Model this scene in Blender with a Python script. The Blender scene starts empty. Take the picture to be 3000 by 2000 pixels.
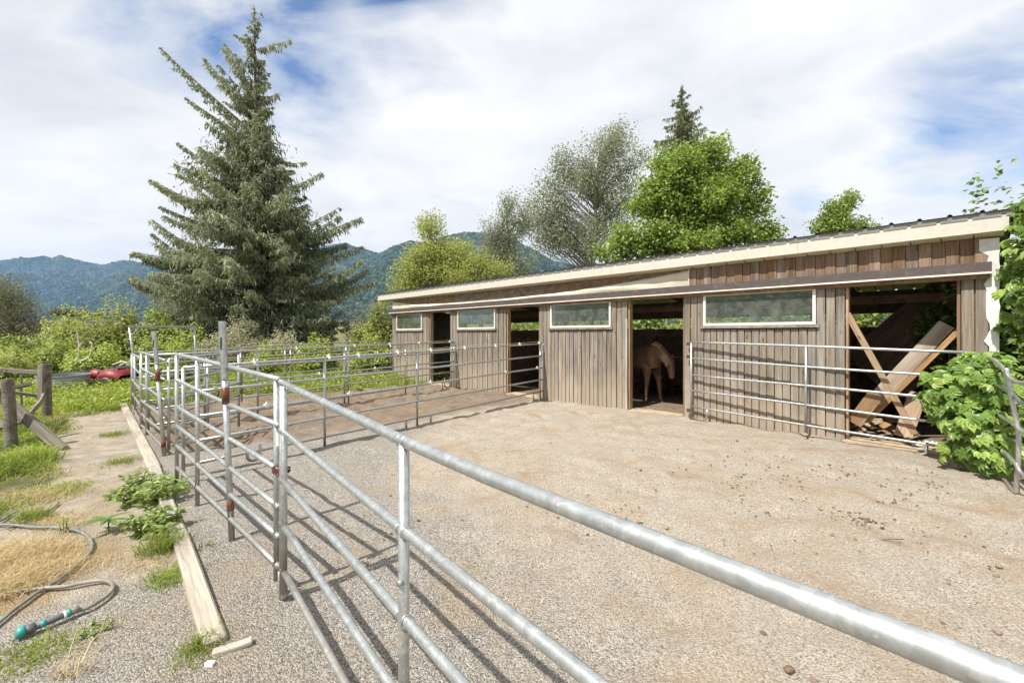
import bpy, bmesh, math, random
import numpy as np
from mathutils import Vector, Matrix, Quaternion
HAZE = .00006
random.seed(7); rng = np.random.default_rng(11)
S = bpy.context.scene
COL = S.collection
R = math.radians
F = 1300.0; HOR = 945.0; CH = 1.85          # focal length and horizon in photo pixels, eye height in metres

# ------------------------------------------------------------------ camera, light, exposure
cam_d = bpy.data.cameras.new('camera'); cam = bpy.data.objects.new('camera', cam_d); COL.objects.link(cam)
cam.location = (0, 0, CH); cam.rotation_euler = (R(90), 0, 0)
cam_d.sensor_width = 36; cam_d.lens = 36 * F / 3000; cam_d.shift_y = -(1000 - HOR) / 3000
cam_d.clip_start = 0.05; cam_d.clip_end = 20000
S.camera = cam
S.view_settings.view_transform = 'Standard'; S.view_settings.look = 'None'
S.view_settings.exposure = 0.6; S.view_settings.gamma = 1; S.view_settings.use_curve_mapping = False
SUN_AZ, SUN_EL = 47.0, 57.0                  # light travels towards azimuth 47 deg right of the view axis
sd = bpy.data.lights.new('sun', 'SUN'); sd.energy = 5.0; sd.angle = R(0.53); sd.color = (1, .955, .88)
sun = bpy.data.objects.new('sun', sd); COL.objects.link(sun)
dv = Vector((math.sin(R(SUN_AZ)) * math.cos(R(SUN_EL)), math.cos(R(SUN_AZ)) * math.cos(R(SUN_EL)), -math.sin(R(SUN_EL))))
sun.rotation_euler = dv.to_track_quat('-Z', 'Y').to_euler(); sun.location = (-20, -20, 40)

def nd(nt, t, **kw):
    n = nt.nodes.new(t)
    for k, v in kw.items():
        if k in n.inputs.keys() and not hasattr(n, k): n.inputs[k].default_value = v
        else: setattr(n, k, v)
    return n
def mth(nt, op, a, b=None, c=None, clamp=False):
    n = nt.nodes.new('ShaderNodeMath'); n.operation = op; n.use_clamp = clamp
    for i, v in enumerate((a, b, c)):
        if v is None: continue
        if hasattr(v, 'type'): nt.links.new(v, n.inputs[i])
        else: n.inputs[i].default_value = v
    return n.outputs[0]
def mixc(nt, f, a, b, mode='MIX'):
    n = nt.nodes.new('ShaderNodeMix'); n.data_type = 'RGBA'; n.blend_type = mode
    for i, v in ((0, f), (6, a), (7, b)):
        if hasattr(v, 'type'): nt.links.new(v, n.inputs[i])
        else: n.inputs[i].default_value = v if i == 0 else (*v[:3], 1)
    return n.outputs[2]
def ramp(nt, f, stops):
    n = nt.nodes.new('ShaderNodeValToRGB'); e = n.color_ramp.elements
    while len(e) < len(stops): e.new(.5)
    for el, (p, c) in zip(e, stops):
        el.position = p; el.color = (*c[:3], 1) if not isinstance(c, (int, float)) else (c, c, c, 1)
    nt.links.new(f, n.inputs[0]); return n.outputs[0]
def noise(nt, vec, scale, detail=4, rough=.55, dist=0.0, out=0):
    n = nt.nodes.new('ShaderNodeTexNoise'); n.inputs['Scale'].default_value = scale
    n.inputs['Detail'].default_value = detail; n.inputs['Roughness'].default_value = rough
    n.inputs['Distortion'].default_value = dist
    if vec is not None: nt.links.new(vec, n.inputs['Vector'])
    return n.outputs[out]
def mapping(nt, vec, scale=(1, 1, 1), loc=(0, 0, 0), rot=(0, 0, 0)):
    n = nt.nodes.new('ShaderNodeMapping'); n.inputs['Scale'].default_value = scale
    n.inputs['Location'].default_value = loc; n.inputs['Rotation'].default_value = rot
    nt.links.new(vec, n.inputs['Vector']); return n.outputs[0]

# ------------------------------------------------------------------ sky
w = bpy.data.worlds.new('World'); S.world = w; w.use_nodes = True
nt = w.node_tree; nt.nodes.clear()
sky = nt.nodes.new('ShaderNodeTexSky'); sky.sky_type = 'NISHITA'; sky.sun_disc = False
sky.sun_elevation = R(SUN_EL); sky.sun_rotation = R(SUN_AZ + 180); sky.air_density = 1.0; sky.dust_density = .5; sky.ozone_density = 1.5
tc = nt.nodes.new('ShaderNodeTexCoord'); D = tc.outputs['Generated']
sep = nt.nodes.new('ShaderNodeSeparateXYZ'); nt.links.new(D, sep.inputs[0])
zz = mth(nt, 'ADD', mth(nt, 'MAXIMUM', sep.outputs[2], 0.0), .22)
cmb = nt.nodes.new('ShaderNodeCombineXYZ')
nt.links.new(mth(nt, 'DIVIDE', sep.outputs[0], zz), cmb.inputs[0]); nt.links.new(mth(nt, 'DIVIDE', sep.outputs[1], zz), cmb.inputs[1])
pv = cmb.outputs[0]
pr = mapping(nt, pv, scale=(.75, 1.15, 1), rot=(0, 0, R(-28)), loc=(.0, .0, 0))
n1 = noise(nt, pr, 1.1, 8, .56, .35)
n2 = noise(nt, mapping(nt, pv, loc=(7.3, 2.1, 1)), .9, 6, .55, .4)
n3 = noise(nt, mapping(nt, pr, loc=(3.3, 5.1, 2)), 2.4, 7, .6, .5)
def skyspot(px, py, rad, sx=1.0):                          # a gap in the cloud deck in the direction of a point of the sky
    v = Vector(((px - 1500) / F, 1, (HOR - py) / F)).normalized()
    dn = nt.nodes.new('ShaderNodeVectorMath'); dn.operation = 'DISTANCE'; nt.links.new(D, dn.inputs[0]); dn.inputs[1].default_value = v
    m = mth(nt, 'DIVIDE', dn.outputs['Value'], rad)
    return mth(nt, 'SUBTRACT', 1.0, m, clamp=True)
gap = None
for sp in ((520, 60, .26), (700, 20, .3), (880, 10, .26), (640, 120, .22), (860, 200, .24), (380, 20, .22), (2980, 300, .26), (2760, 390, .15), (1150, -60, .3), (2350, 620, .1)):
    s = skyspot(*sp); gap = s if gap is None else mth(nt, 'MAXIMUM', gap, s)
cov = mth(nt, 'SUBTRACT', mth(nt, 'ADD', n1, .335), mth(nt, 'MULTIPLY', gap, mth(nt, 'MULTIPLY_ADD', n3, 1.5, -.36)))
cov = mth(nt, 'SMOOTH_MIN', cov, 1.0, .05)
mask = ramp(nt, cov, [(.30, 0.0), (.66, 1.0)])
shade = mth(nt, 'ADD', mth(nt, 'MULTIPLY', n2, .62), mth(nt, 'MULTIPLY', n3, .38))
ccol = ramp(nt, shade, [(.28, (.56, .61, .68)), (.40, (.71, .735, .775)), (.49, (.84, .85, .865)), (.58, (.95, .95, .95))])
skm = nt.nodes.new('ShaderNodeMix'); skm.data_type = 'RGBA'; skm.blend_type = 'MULTIPLY'; skm.inputs[0].default_value = 1
nt.links.new(sky.outputs[0], skm.inputs[6]); skm.inputs[7].default_value = (.92, 1.0, 1.12, 1)
bg1 = nt.nodes.new('ShaderNodeBackground'); bg1.inputs[1].default_value = .10; nt.links.new(skm.outputs[2], bg1.inputs[0])
bg2 = nt.nodes.new('ShaderNodeBackground'); bg2.inputs[1].default_value = .74; nt.links.new(ccol, bg2.inputs[0])
mx = nt.nodes.new('ShaderNodeMixShader'); nt.links.new(mask, mx.inputs[0]); nt.links.new(bg1.outputs[0], mx.inputs[1]); nt.links.new(bg2.outputs[0], mx.inputs[2])
wo = nt.nodes.new('ShaderNodeOutputWorld'); nt.links.new(mx.outputs[0], wo.inputs[0])

S.cycles.max_bounces = 6; S.cycles.diffuse_bounces = 3; S.cycles.glossy_bounces = 3; S.cycles.transmission_bounces = 4
S.cycles.transparent_max_bounces = 8; S.cycles.volume_bounces = 0
S.cycles.use_denoising = True; S.cycles.caustics_reflective = False; S.cycles.caustics_refractive = False

# ------------------------------------------------------------------ geometry helpers
def gz(Y):                                   # the yard falls gently away from the photographer
    t = np.clip((np.asarray(Y, float) - 5) / 11.5, 0, 1)
    return .02 - .28 * t * t * (3 - 2 * t)
def P(px, py, Y): return Vector(((px - 1500) / F * Y, Y, CH - (py - HOR) / F * Y))
def G(px, py, dz=0.0):                       # the spot on the ground seen at a photo pixel
    Y = CH * F / (py - HOR)
    for _ in range(12): Y = (CH - float(gz(Y))) * F / (py - HOR)
    return Vector(((px - 1500) / F * Y, Y, float(gz(Y)) + dz))
def ground_at(x, y, dz=0.0): return Vector((x, y, float(gz(y)) + dz))

def link(name, me, mat=None, parent=None, mw=None):
    o = bpy.data.objects.new(name, me); COL.objects.link(o)
    if mat is not None and me is not None and not me.materials: me.materials.append(mat)
    if mw is not None: o.matrix_world = mw
    if parent is not None:
        o.parent = parent; o.matrix_parent_inverse = Matrix.Translation(-parent.location)
    return o
def thing(name, label, cat, loc=(0, 0, 0), group=None):
    o = bpy.data.objects.new(name, None); COL.objects.link(o); o.location = loc; o.empty_display_size = .2
    o['label'] = label; o['category'] = cat
    if group: o['group'] = group
    return o
def tag(o, label=None, cat=None, group=None, kind=None):
    for k, v in (('label', label), ('category', cat), ('group', group), ('kind', kind)):
        if v: o[k] = v
    return o
def mesh_np(name, V, Fc, attr=None, smooth=False):
    """V (n,3), Fc (m,k) faces of one size or a list of such arrays; attr: dict name -> per-vertex float"""
    V = np.asarray(V, np.float32); Fs = Fc if isinstance(Fc, list) else [Fc]
    me = bpy.data.meshes.new(name); me.vertices.add(len(V)); me.vertices.foreach_set('co', V.ravel())
    tot = np.concatenate([np.full(len(f), f.shape[1]) for f in Fs]); idx = np.concatenate([f.ravel() for f in Fs]).astype(np.int32)
    me.loops.add(len(idx)); me.loops.foreach_set('vertex_index', idx)
    me.polygons.add(len(tot)); me.polygons.foreach_set('loop_start', np.concatenate([[0], np.cumsum(tot)[:-1]]).astype(np.int32))
    me.polygons.foreach_set('use_smooth', np.full(len(tot), bool(smooth)))
    me.update(calc_edges=True)
    for k, a in (attr or {}).items():
        at = me.attributes.new(k, 'FLOAT', 'POINT'); at.data.foreach_set('value', np.asarray(a, np.float32))
    return me
class MB:
    """collects tubes and boxes into one mesh"""
    def __init__(s): s.V = []; s.F4 = []; s.F3 = []; s.n = 0
    def add(s, V, F4=None, F3=None):
        V = np.asarray(V, float)
        if F4 is not None and len(F4): s.F4.append(np.asarray(F4) + s.n)
        if F3 is not None and len(F3): s.F3.append(np.asarray(F3) + s.n)
        s.V.append(V); s.n += len(V)
    def tube(s, pts, r, seg=10, caps=True):
        pts = np.asarray([tuple(p) for p in pts], float); n = len(pts)
        rr = np.full(n, r) if np.isscalar(r) else np.asarray(r, float)
        T = np.gradient(pts, axis=0); T /= np.linalg.norm(T, axis=1)[:, None] + 1e-9
        ref = np.array([0, 0, 1.]) if abs(T[0][2]) < .9 else np.array([1., 0, 0])
        V = []; 
        u = np.cross(T[0], ref); u /= np.linalg.norm(u)
        a = np.linspace(0, 2 * np.pi, seg, endpoint=False)
        for i in range(n):
            u = u - T[i] * np.dot(u, T[i]); u /= np.linalg.norm(u) + 1e-9; v = np.cross(T[i], u)
            V.append(pts[i] + rr[i] * (np.cos(a)[:, None] * u + np.sin(a)[:, None] * v))
        V = np.concatenate(V); f = []
        j = np.arange(seg); k = (j + 1) % seg
        for i in range(n - 1): f.append(np.stack([i * seg + j, i * seg + k, (i + 1) * seg + k, (i + 1) * seg + j], 1))
        F3 = []
        if caps:
            c0 = len(V); V = np.concatenate([V, pts[:1], pts[-1:]])
            F3 = np.concatenate([np.stack([k, j, np.full(seg, c0)], 1), np.stack([(n - 1) * seg + j, (n - 1) * seg + k, np.full(seg, c0 + 1)], 1)])
        s.add(V, np.concatenate(f), F3); return s
    def box(s, c, h, rot=None):
        V = np.array([[x, y, z] for x in (-1, 1) for y in (-1, 1) for z in (-1, 1)], float) * np.asarray(h, float)
        if rot is not None: V = V @ np.array(rot.to_3x3() if hasattr(rot, 'to_3x3') else rot).T
        s.add(V + np.asarray(tuple(c)), [[0, 1, 3, 2], [4, 6, 7, 5], [0, 4, 5, 1], [2, 3, 7, 6], [0, 2, 6, 4], [1, 5, 7, 3]]); return s
    def hexa(s, pts8):     # bottom loop 0-3, top loop 4-7
        s.add(np.array([tuple(p) for p in pts8]), [[3, 2, 1, 0], [4, 5, 6, 7], [0, 1, 5, 4], [1, 2, 6, 5], [2, 3, 7, 6], [3, 0, 4, 7]]); return s
    def build(s, name, mat, parent=None, smooth=False, attr=None):
        Fs = [np.concatenate(x) for x in (s.F4, s.F3) if x]
        me = mesh_np(name, np.concatenate(s.V), Fs, attr, smooth)
        o = link(name, me, mat, parent)
        return o
def smooth_path(pts, n=8):
    pts = [Vector(p) for p in pts]; out = []
    for i in range(len(pts) - 1):
        p0 = pts[max(i - 1, 0)]; p1 = pts[i]; p2 = pts[i + 1]; p3 = pts[min(i + 2, len(pts) - 1)]
        for k in range(n):
            t = k / n
            out.append(.5 * ((2 * p1) + (-p0 + p2) * t + (2 * p0 - 5 * p1 + 4 * p2 - p3) * t * t + (-p0 + 3 * p1 - 3 * p2 + p3) * t ** 3))
    out.append(pts[-1]); return out
_pk = {}
def plank_mesh(L, W, T, bev=.004, wob=0.0):
    bm = bmesh.new(); bmesh.ops.create_cube(bm, size=1)
    for v in bm.verts: v.co = Vector((v.co.x * L, v.co.y * W, v.co.z * T))
    if wob:
        cuts = [e for e in bm.edges if abs((e.verts[0].co - e.verts[1].co).normalized().x) > .9]
        bmesh.ops.subdivide_edges(bm, edges=cuts, cuts=5, use_grid_fill=True)
        ph = random.random() * 6
        for v in bm.verts:
            v.co.z += wob * math.sin(ph + v.co.x * 2.1 / max(L, .3) * 2); v.co.y += wob * .7 * math.sin(ph * 2 + v.co.x * 3 / max(L, .3))
    if bev: bmesh.ops.bevel(bm, geom=[e for e in bm.edges if e.calc_face_angle(0) > 1], offset=bev, segments=1, affect='EDGES')
    me = bpy.data.meshes.new('plank'); bm.to_mesh(me); bm.free(); return me
def plank(name, p0, p1, W, T, face, mat, parent=None, bev=.004, wob=0.0):
    """board from p0 to p1, W wide, T thick; face = the direction its broad side looks"""
    p0 = Vector(p0); p1 = Vector(p1); x = (p1 - p0); L = x.length; x.normalize()
    z = Vector(face); z = (z - x * z.dot(x)).normalized(); y = z.cross(x)
    m = Matrix((x, y, z)).transposed().to_4x4(); m.translation = (p0 + p1) / 2
    key = (round(L, 3), round(W, 3), round(T, 3), bev)
    if not wob and key in _pk: me = _pk[key]
    else:
        me = plank_mesh(L, W, T, bev, wob)
        if not wob: _pk[key] = me
    o = bpy.data.objects.new(name, me); COL.objects.link(o)
    if not me.materials: me.materials.append(mat)
    elif me.materials[0] != mat:
        me = me.copy(); me.materials[0] = mat; o.data = me
    o.matrix_world = m
    if parent is not None: o.parent = parent; o.matrix_parent_inverse = Matrix.Translation(-parent.location)
    return o

# ------------------------------------------------------------------ materials
def mat_new(name):
    m = bpy.data.materials.new(name); m.use_nodes = True; nt = m.node_tree
    b = nt.nodes['Principled BSDF']; return m, nt, b
def obj_vec(nt, rnd=True):
    t = nt.nodes.new('ShaderNodeTexCoord'); v = t.outputs['Object']
    if not rnd: return v, None
    oi = nt.nodes.new('ShaderNodeObjectInfo')
    a = nt.nodes.new('ShaderNodeVectorMath'); a.operation = 'MULTIPLY_ADD'
    c = nt.nodes.new('ShaderNodeCombineXYZ')
    for i in range(3): nt.links.new(oi.outputs['Random'], c.inputs[i])
    nt.links.new(c.outputs[0], a.inputs[0]); a.inputs[1].default_value = (37.7, 91.3, 53.1); nt.links.new(v, a.inputs[2])
    return a.outputs[0], oi.outputs['Random']
def bump(nt, b, h, strength=.4, dist=.01):
    n = nt.nodes.new('ShaderNodeBump'); n.inputs['Strength'].default_value = strength; n.inputs['Distance'].default_value = dist
    nt.links.new(h, n.inputs['Height']); nt.links.new(n.outputs[0], b.inputs['Normal'])
def m_wood(name, cols, rough=.85, knots=True, grain=1.0, bumps=.5, mud=False):
    m, nt, b = mat_new(name); v, rnd = obj_vec(nt)
    g = noise(nt, mapping(nt, v, scale=(1.6, 38 * grain, 38 * grain)), 1.0, 5, .6, .35)
    g2 = noise(nt, mapping(nt, v, scale=(.8, 7, 7)), 1.0, 4, .55, .6)
    pat = noise(nt, v, 1.7, 4, .6)
    f = mth(nt, 'ADD', mth(nt, 'MULTIPLY', g, .5), mth(nt, 'MULTIPLY', g2, .5))
    c = ramp(nt, f, [(.38, cols[0]), (.5, cols[1]), (.62, cols[2])])
    c = mixc(nt, mth(nt, 'MULTIPLY', ramp(nt, pat, [(.42, 0.), (.68, 1.)]), .55), c, cols[3])
    # board to board variation
    hv = nt.nodes.new('ShaderNodeHueSaturation'); nt.links.new(c, hv.inputs['Color'])
    nt.links.new(mth(nt, 'MULTIPLY_ADD', rnd, .26, .88), hv.inputs['Value'])
    nt.links.new(mth(nt, 'MULTIPLY_ADD', mth(nt, 'FRACT', mth(nt, 'MULTIPLY', rnd, 7.3)), .5, .75), hv.inputs['Saturation'])
    c = hv.outputs[0]
    if knots:
        vo = nt.nodes.new('ShaderNodeTexVoronoi'); vo.inputs['Scale'].default_value = 1.0
        nt.links.new(mapping(nt, v, scale=(2.2, 6.0, 3.0)), vo.inputs['Vector'])
        k = ramp(nt, vo.outputs['Distance'], [(.06, 1.), (.13, 0.)])
        c = mixc(nt, mth(nt, 'MULTIPLY', k, .75), c, (.06, .035, .02))
    if mud:                                     # dust and mud splashed up from the yard
        ge = nt.nodes.new('ShaderNodeNewGeometry'); sp_ = nt.nodes.new('ShaderNodeSeparateXYZ'); nt.links.new(ge.outputs['Position'], sp_.inputs[0])
        mz = mth(nt, 'ADD', sp_.outputs[2], mth(nt, 'MULTIPLY', noise(nt, ge.outputs['Position'], 2.2, 5, .65), -1.5))
        c = mixc(nt, mth(nt, 'MULTIPLY', ramp(nt, mth(nt, 'ADD', mz, .5), [(.0, 1.), (.62, 0.)]), .45), c, (.42, .34, .25))
    nt.links.new(c, b.inputs['Base Color']); b.inputs['Roughness'].default_value = rough
    bump(nt, b, mth(nt, 'ADD', g, mth(nt, 'MULTIPLY', g2, .4)), bumps, .006)
    return m
def m_simple(name, col, rough=.7, metal=0.0, var=.25, scale=6, bmp=.15, vec_scale=(1, 1, 1), stain=None):
    m, nt, b = mat_new(name); v, rnd = obj_vec(nt)
    n = noise(nt, mapping(nt, v, scale=vec_scale), scale, 5, .6)
    lo = tuple(c * (1 - var) for c in col); hi = tuple(min(1, c * (1 + var)) for c in col)
    c = ramp(nt, n, [(.3, lo), (.7, hi)])
    if stain:
        s = noise(nt, mapping(nt, v, scale=vec_scale), scale * .45, 6, .7, .5)
        c = mixc(nt, mth(nt, 'MULTIPLY', ramp(nt, s, [(.52, 0.), (.72, 1.)]), stain[1]), c, stain[0])
    nt.links.new(c, b.inputs['Base Color']); b.inputs['Roughness'].default_value = rough; b.inputs['Metallic'].default_value = metal
    if bmp: bump(nt, b, noise(nt, v, scale * 6, 4, .6), bmp, .004)
    return m
def m_galv(name, rust=0.0, base=.42, dirt=.35):
    m, nt, b = mat_new(name); v, rnd = obj_vec(nt)
    vo = nt.nodes.new('ShaderNodeTexVoronoi'); vo.inputs['Scale'].default_value = 42; nt.links.new(mapping(nt, v, scale=(1, 1, 1)), vo.inputs['Vector'])
    sp = noise(nt, v, 15, 8, .72, 1.2); big = noise(nt, v, 3.5, 5, .6, .4)
    c = ramp(nt, sp, [(.36, (base * .84, base * .89, base * .89)), (.5, (base * .95, base * .99, base * .98)), (.66, (base * 1.20, base * 1.23, base * 1.21))])
    bw = nt.nodes.new('ShaderNodeRGBToBW'); nt.links.new(vo.outputs['Color'], bw.inputs[0])
    c = mixc(nt, .14, c, bw.outputs[0], 'OVERLAY')
    c = mixc(nt, mth(nt, 'MULTIPLY', ramp(nt, big, [(.5, 0.), (.75, 1.)]), dirt), c, (.36, .30, .22))
    wht = noise(nt, v, 60, 3, .5); c = mixc(nt, mth(nt, 'MULTIPLY', ramp(nt, wht, [(.66, 0.), (.74, 1.)]), .5), c, (.85, .86, .86))
    ge = nt.nodes.new('ShaderNodeNewGeometry'); sp_ = nt.nodes.new('ShaderNodeSeparateXYZ'); nt.links.new(ge.outputs['Position'], sp_.inputs[0])
    mz = mth(nt, 'ADD', sp_.outputs[2], mth(nt, 'MULTIPLY', noise(nt, ge.outputs['Position'], 7, 5, .7), -1.1))
    c = mixc(nt, mth(nt, 'MULTIPLY', ramp(nt, mth(nt, 'ADD', mz, .55), [(.05, 1.), (.45, 0.)]), .6), c, (.38, .32, .25))
    if rust:
        rs = noise(nt, v, 9, 6, .7, .6)
        c = mixc(nt, mth(nt, 'MULTIPLY', ramp(nt, rs, [(.5 - rust * .3, 0.), (.5, 1.)]), .97), c, (.13, .042, .016))
    nt.links.new(c, b.inputs['Base Color']); b.inputs['Metallic'].default_value = .72 if not rust else 0; b.inputs['Specular IOR Level'].default_value = .5 if not rust else .15
    nt.links.new(mth(nt, 'MULTIPLY_ADD', sp, .30, .24), b.inputs['Roughness'])
    bump(nt, b, mth(nt, 'ADD', sp, wht), .08, .003)
    return m
def m_leaf(name, c0, c1, c2, trans=.35, rough=.5, spec=.4):
    m, nt, b = mat_new(name)
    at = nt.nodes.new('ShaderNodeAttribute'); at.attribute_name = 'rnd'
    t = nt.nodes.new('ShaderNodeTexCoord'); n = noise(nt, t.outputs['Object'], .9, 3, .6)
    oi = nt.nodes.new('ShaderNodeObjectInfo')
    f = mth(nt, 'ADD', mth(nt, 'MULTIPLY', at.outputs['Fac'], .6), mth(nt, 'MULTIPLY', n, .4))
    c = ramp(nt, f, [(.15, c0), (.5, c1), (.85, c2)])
    hv = nt.nodes.new('ShaderNodeHueSaturation'); nt.links.new(c, hv.inputs['Color']); nt.links.new(mth(nt, 'MULTIPLY_ADD', oi.outputs['Random'], .3, .85), hv.inputs['Value'])
    c = hv.outputs[0]
    nt.links.new(c, b.inputs['Base Color']); b.inputs['Roughness'].default_value = rough; b.inputs['Specular IOR Level'].default_value = spec
    tr = nt.nodes.new('ShaderNodeBsdfTranslucent'); nt.links.new(mixc(nt, .5, c, (.30, .38, .03), 'SCREEN') if trans > .6 else c, tr.inputs[0])
    hv2 = nt.nodes.new('ShaderNodeHueSaturation'); nt.links.new(c, hv2.inputs['Color']); hv2.inputs['Value'].default_value = 1.5; hv2.inputs['Saturation'].default_value = 1.1
    nt.links.new(hv2.outputs[0], tr.inputs[0])
    mxs = nt.nodes.new('ShaderNodeMixShader'); mxs.inputs[0].default_value = trans
    nt.links.new(b.outputs[0], mxs.inputs[1]); nt.links.new(tr.outputs[0], mxs.inputs[2])
    nt.links.new(mxs.outputs[0], nt.nodes['Material Output'].inputs[0]); return m

M = {}
M['siding'] = m_wood('weathered_siding', [(.115, .094, .075), (.205, .175, .142), (.305, .27, .225), (.215, .18, .14)], bumps=.8, mud=True)
M['siding_brown'] = m_wood('brown_siding', [(.10, .062, .040), (.17, .115, .078), (.27, .20, .145), (.19, .125, .08)])
M['jamb'] = m_wood('door_jamb_wood', [(.20, .125, .07), (.32, .22, .14), (.46, .35, .25), (.36, .25, .16)])
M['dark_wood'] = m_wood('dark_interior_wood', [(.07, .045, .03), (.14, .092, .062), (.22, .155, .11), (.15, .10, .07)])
M['rot_wood'] = m_wood('old_fence_wood', [(.075, .06, .044), (.15, .122, .09), (.27, .23, .175), (.17, .145, .10)])
M['brace'] = m_wood('orange_brace_wood', [(.20, .12, .06), (.30, .195, .11), (.41, .29, .18), (.30, .20, .12)])
M['ply'] = m_wood('worn_wide_board', [(.22, .15, .09), (.36, .27, .18), (.48, .39, .28), (.33, .25, .17)], knots=False)
M['timber'] = m_wood('bleached_timber', [(.22, .195, .165), (.37, .335, .285), (.47, .43, .37), (.28, .245, .20)], bumps=1.0)
M['fascia'] = m_simple('cream_painted_fascia', (.52, .485, .42), .6, var=.08, scale=3, vec_scale=(.4, 6, 6), stain=((.36, .31, .24), .35))
M['soffit'] = m_simple('cream_soffit', (.56, .50, .36), .6, var=.08, scale=4)
M['header'] = m_simple('brown_metal_header', (.075, .060, .056), .62, var=.10, scale=3, vec_scale=(.5, 8, 8), stain=((.26, .22, .20), .35))
M['strip'] = m_simple('pale_edge_strip', (.66, .58, .52), .5, var=.1)
M['tarp'] = m_simple('cream_tarpaulin', (.60, .56, .45), .55, var=.08, scale=3, stain=((.38, .32, .22), .4))
M['roof'] = m_simple('dark_roof_metal', (.085, .085, .075), .45, .5, var=.3, scale=5)
M['roofedge'] = m_simple('grey_roof_edge', (.22, .225, .21), .45, .3, var=.15, scale=5)
M['frame'] = m_simple('white_window_frame', (.66, .65, .60), .5, var=.08, scale=5, stain=((.4, .36, .28), .35))
M['galv'] = m_galv('galvanised_steel'); M['galv_near'] = m_galv('galvanised_steel_bright', base=.45, dirt=.10)
M['galv_dull'] = m_galv('galvanised_steel_dull', base=.40, dirt=.4)
M['rust'] = m_galv('rusty_steel', rust=1.0)
M['chain'] = m_simple('rusty_chain', (.15, .06, .03), .8, .3)
M['white'] = m_simple('white_plastic', (.72, .72, .68), .4, var=.1)
M['wire'] = m_simple('yellow_electric_wire', (.55, .50, .12), .6)
M['hose'] = m_simple('grey_hose', (.17, .175, .165), .5, var=.4, scale=9, stain=((.04, .24, .25), .7))
M['hosetan'] = m_simple('tan_hose', (.215, .195, .16), .55, var=.35, scale=9)
M['pipe'] = m_simple('dark_pipe', (.085, .09, .095), .5, var=.35, scale=14, stain=((.25, .22, .18), .5))
M['teal'] = m_simple('turquoise_plastic', (.035, .27, .25), .4, var=.15, scale=20)
M['red'] = m_simple('red_plastic', (.22, .02, .025), .5, var=.2)
M['black'] = m_simple('black_plastic', (.025, .025, .028), .5, var=.3)
M['tank'] = m_simple('tank_steel', (.30, .33, .34), .45, .4, var=.25, scale=4, vec_scale=(1, 1, 6))
M['bark'] = m_simple('bark', (.13, .10, .08), .9, var=.5, scale=12, bmp=.6)
M['bark_pale'] = m_simple('pale_bark', (.30, .28, .25), .85, var=.5, scale=8, bmp=.4)
M['driftwood'] = m_simple('bleached_branch', (.48, .43, .36), .85, var=.3, scale=10)
M['stone'] = m_simple('brown_stone', (.20, .15, .11), .9, var=.4, scale=30, bmp=.8)
M['dung'] = m_simple('dry_dung', (.13, .09, .055), .95, var=.5, scale=30, bmp=.8)
M['horse'] = m_simple('chestnut_coat', (.205, .12, .065), .6, var=.25, scale=5)
M['mane'] = m_simple('flaxen_mane', (.38, .27, .16), .7, var=.3, scale=30)
M['hoof'] = m_simple('hoof', (.08, .06, .05), .6)
M['flash'] = m_simple('torn_white_sheet', (.66, .66, .62), .5, var=.12, scale=7, stain=((.30, .27, .22), .6))
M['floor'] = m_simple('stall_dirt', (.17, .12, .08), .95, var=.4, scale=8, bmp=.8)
M['sill'] = m_simple('sandy_threshold', (.40, .31, .20), .9, var=.25, scale=8, bmp=.6)
gm, gnt, gb = mat_new('dusty_window_glass')
_gt = gnt.nodes.new('ShaderNodeBsdfTransparent'); _gt.inputs[0].default_value = (.78, .84, .78, 1)
_gg = gnt.nodes.new('ShaderNodeBsdfGlossy'); _gg.inputs['Roughness'].default_value = .02; _gg.inputs[0].default_value = (.62, .72, .58, 1)
_gd = gnt.nodes.new('ShaderNodeBsdfDiffuse'); _gd.inputs[0].default_value = (.36, .38, .35, 1)
_v, _r = obj_vec(gnt); _dirt = ramp(gnt, noise(gnt, _v, 6, 7, .72, .6), [(.42, .06), (.74, .27)])
_m1 = gnt.nodes.new('ShaderNodeMixShader'); _fr = gnt.nodes.new('ShaderNodeFresnel'); _fr.inputs[0].default_value = 1.55
gnt.links.new(mth(gnt, 'MULTIPLY_ADD', _fr.outputs[0], .22, .02), _m1.inputs[0]); gnt.links.new(_gt.outputs[0], _m1.inputs[1]); gnt.links.new(_gg.outputs[0], _m1.inputs[2])
_m2 = gnt.nodes.new('ShaderNodeMixShader'); gnt.links.new(_dirt, _m2.inputs[0]); gnt.links.new(_m1.outputs[0], _m2.inputs[1]); gnt.links.new(_gd.outputs[0], _m2.inputs[2])
gnt.links.new(_m2.outputs[0], gnt.nodes['Material Output'].inputs[0]); M['glass'] = gm

M['l_spruce'] = m_leaf('spruce_needles', (.065, .082, .045), (.195, .22, .13), (.42, .44, .29), .30, .55, .3)
M['l_fir'] = m_leaf('young_spruce_needles', (.09, .11, .05), (.19, .21, .10), (.32, .33, .17), .28, .6, .2)
M['l_birch'] = m_leaf('birch_leaves', (.10, .12, .065), (.22, .245, .14), (.40, .42, .28), .34, .4, .6)
M['l_maple'] = m_leaf('maple_leaves', (.065, .11, .026), (.17, .245, .052), (.38, .44, .13), .36, .45, .4)
M['l_alder'] = m_leaf('alder_leaves', (.15, .19, .05), (.31, .35, .10), (.50, .50, .19), .42, .45, .4)
M['l_bramble'] = m_leaf('bramble_leaves', (.11, .15, .04), (.27, .33, .075), (.48, .50, .16), .38, .45, .4)
M['l_dark'] = m_leaf('dark_shrub_leaves', (.07, .08, .05), (.15, .16, .09), (.28, .27, .16), .28, .6, .3)
M['l_dry'] = m_leaf('greyish_shrub_leaves', (.17, .17, .10), (.32, .31, .19), (.50, .47, .32), .34, .5, .4)
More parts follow.
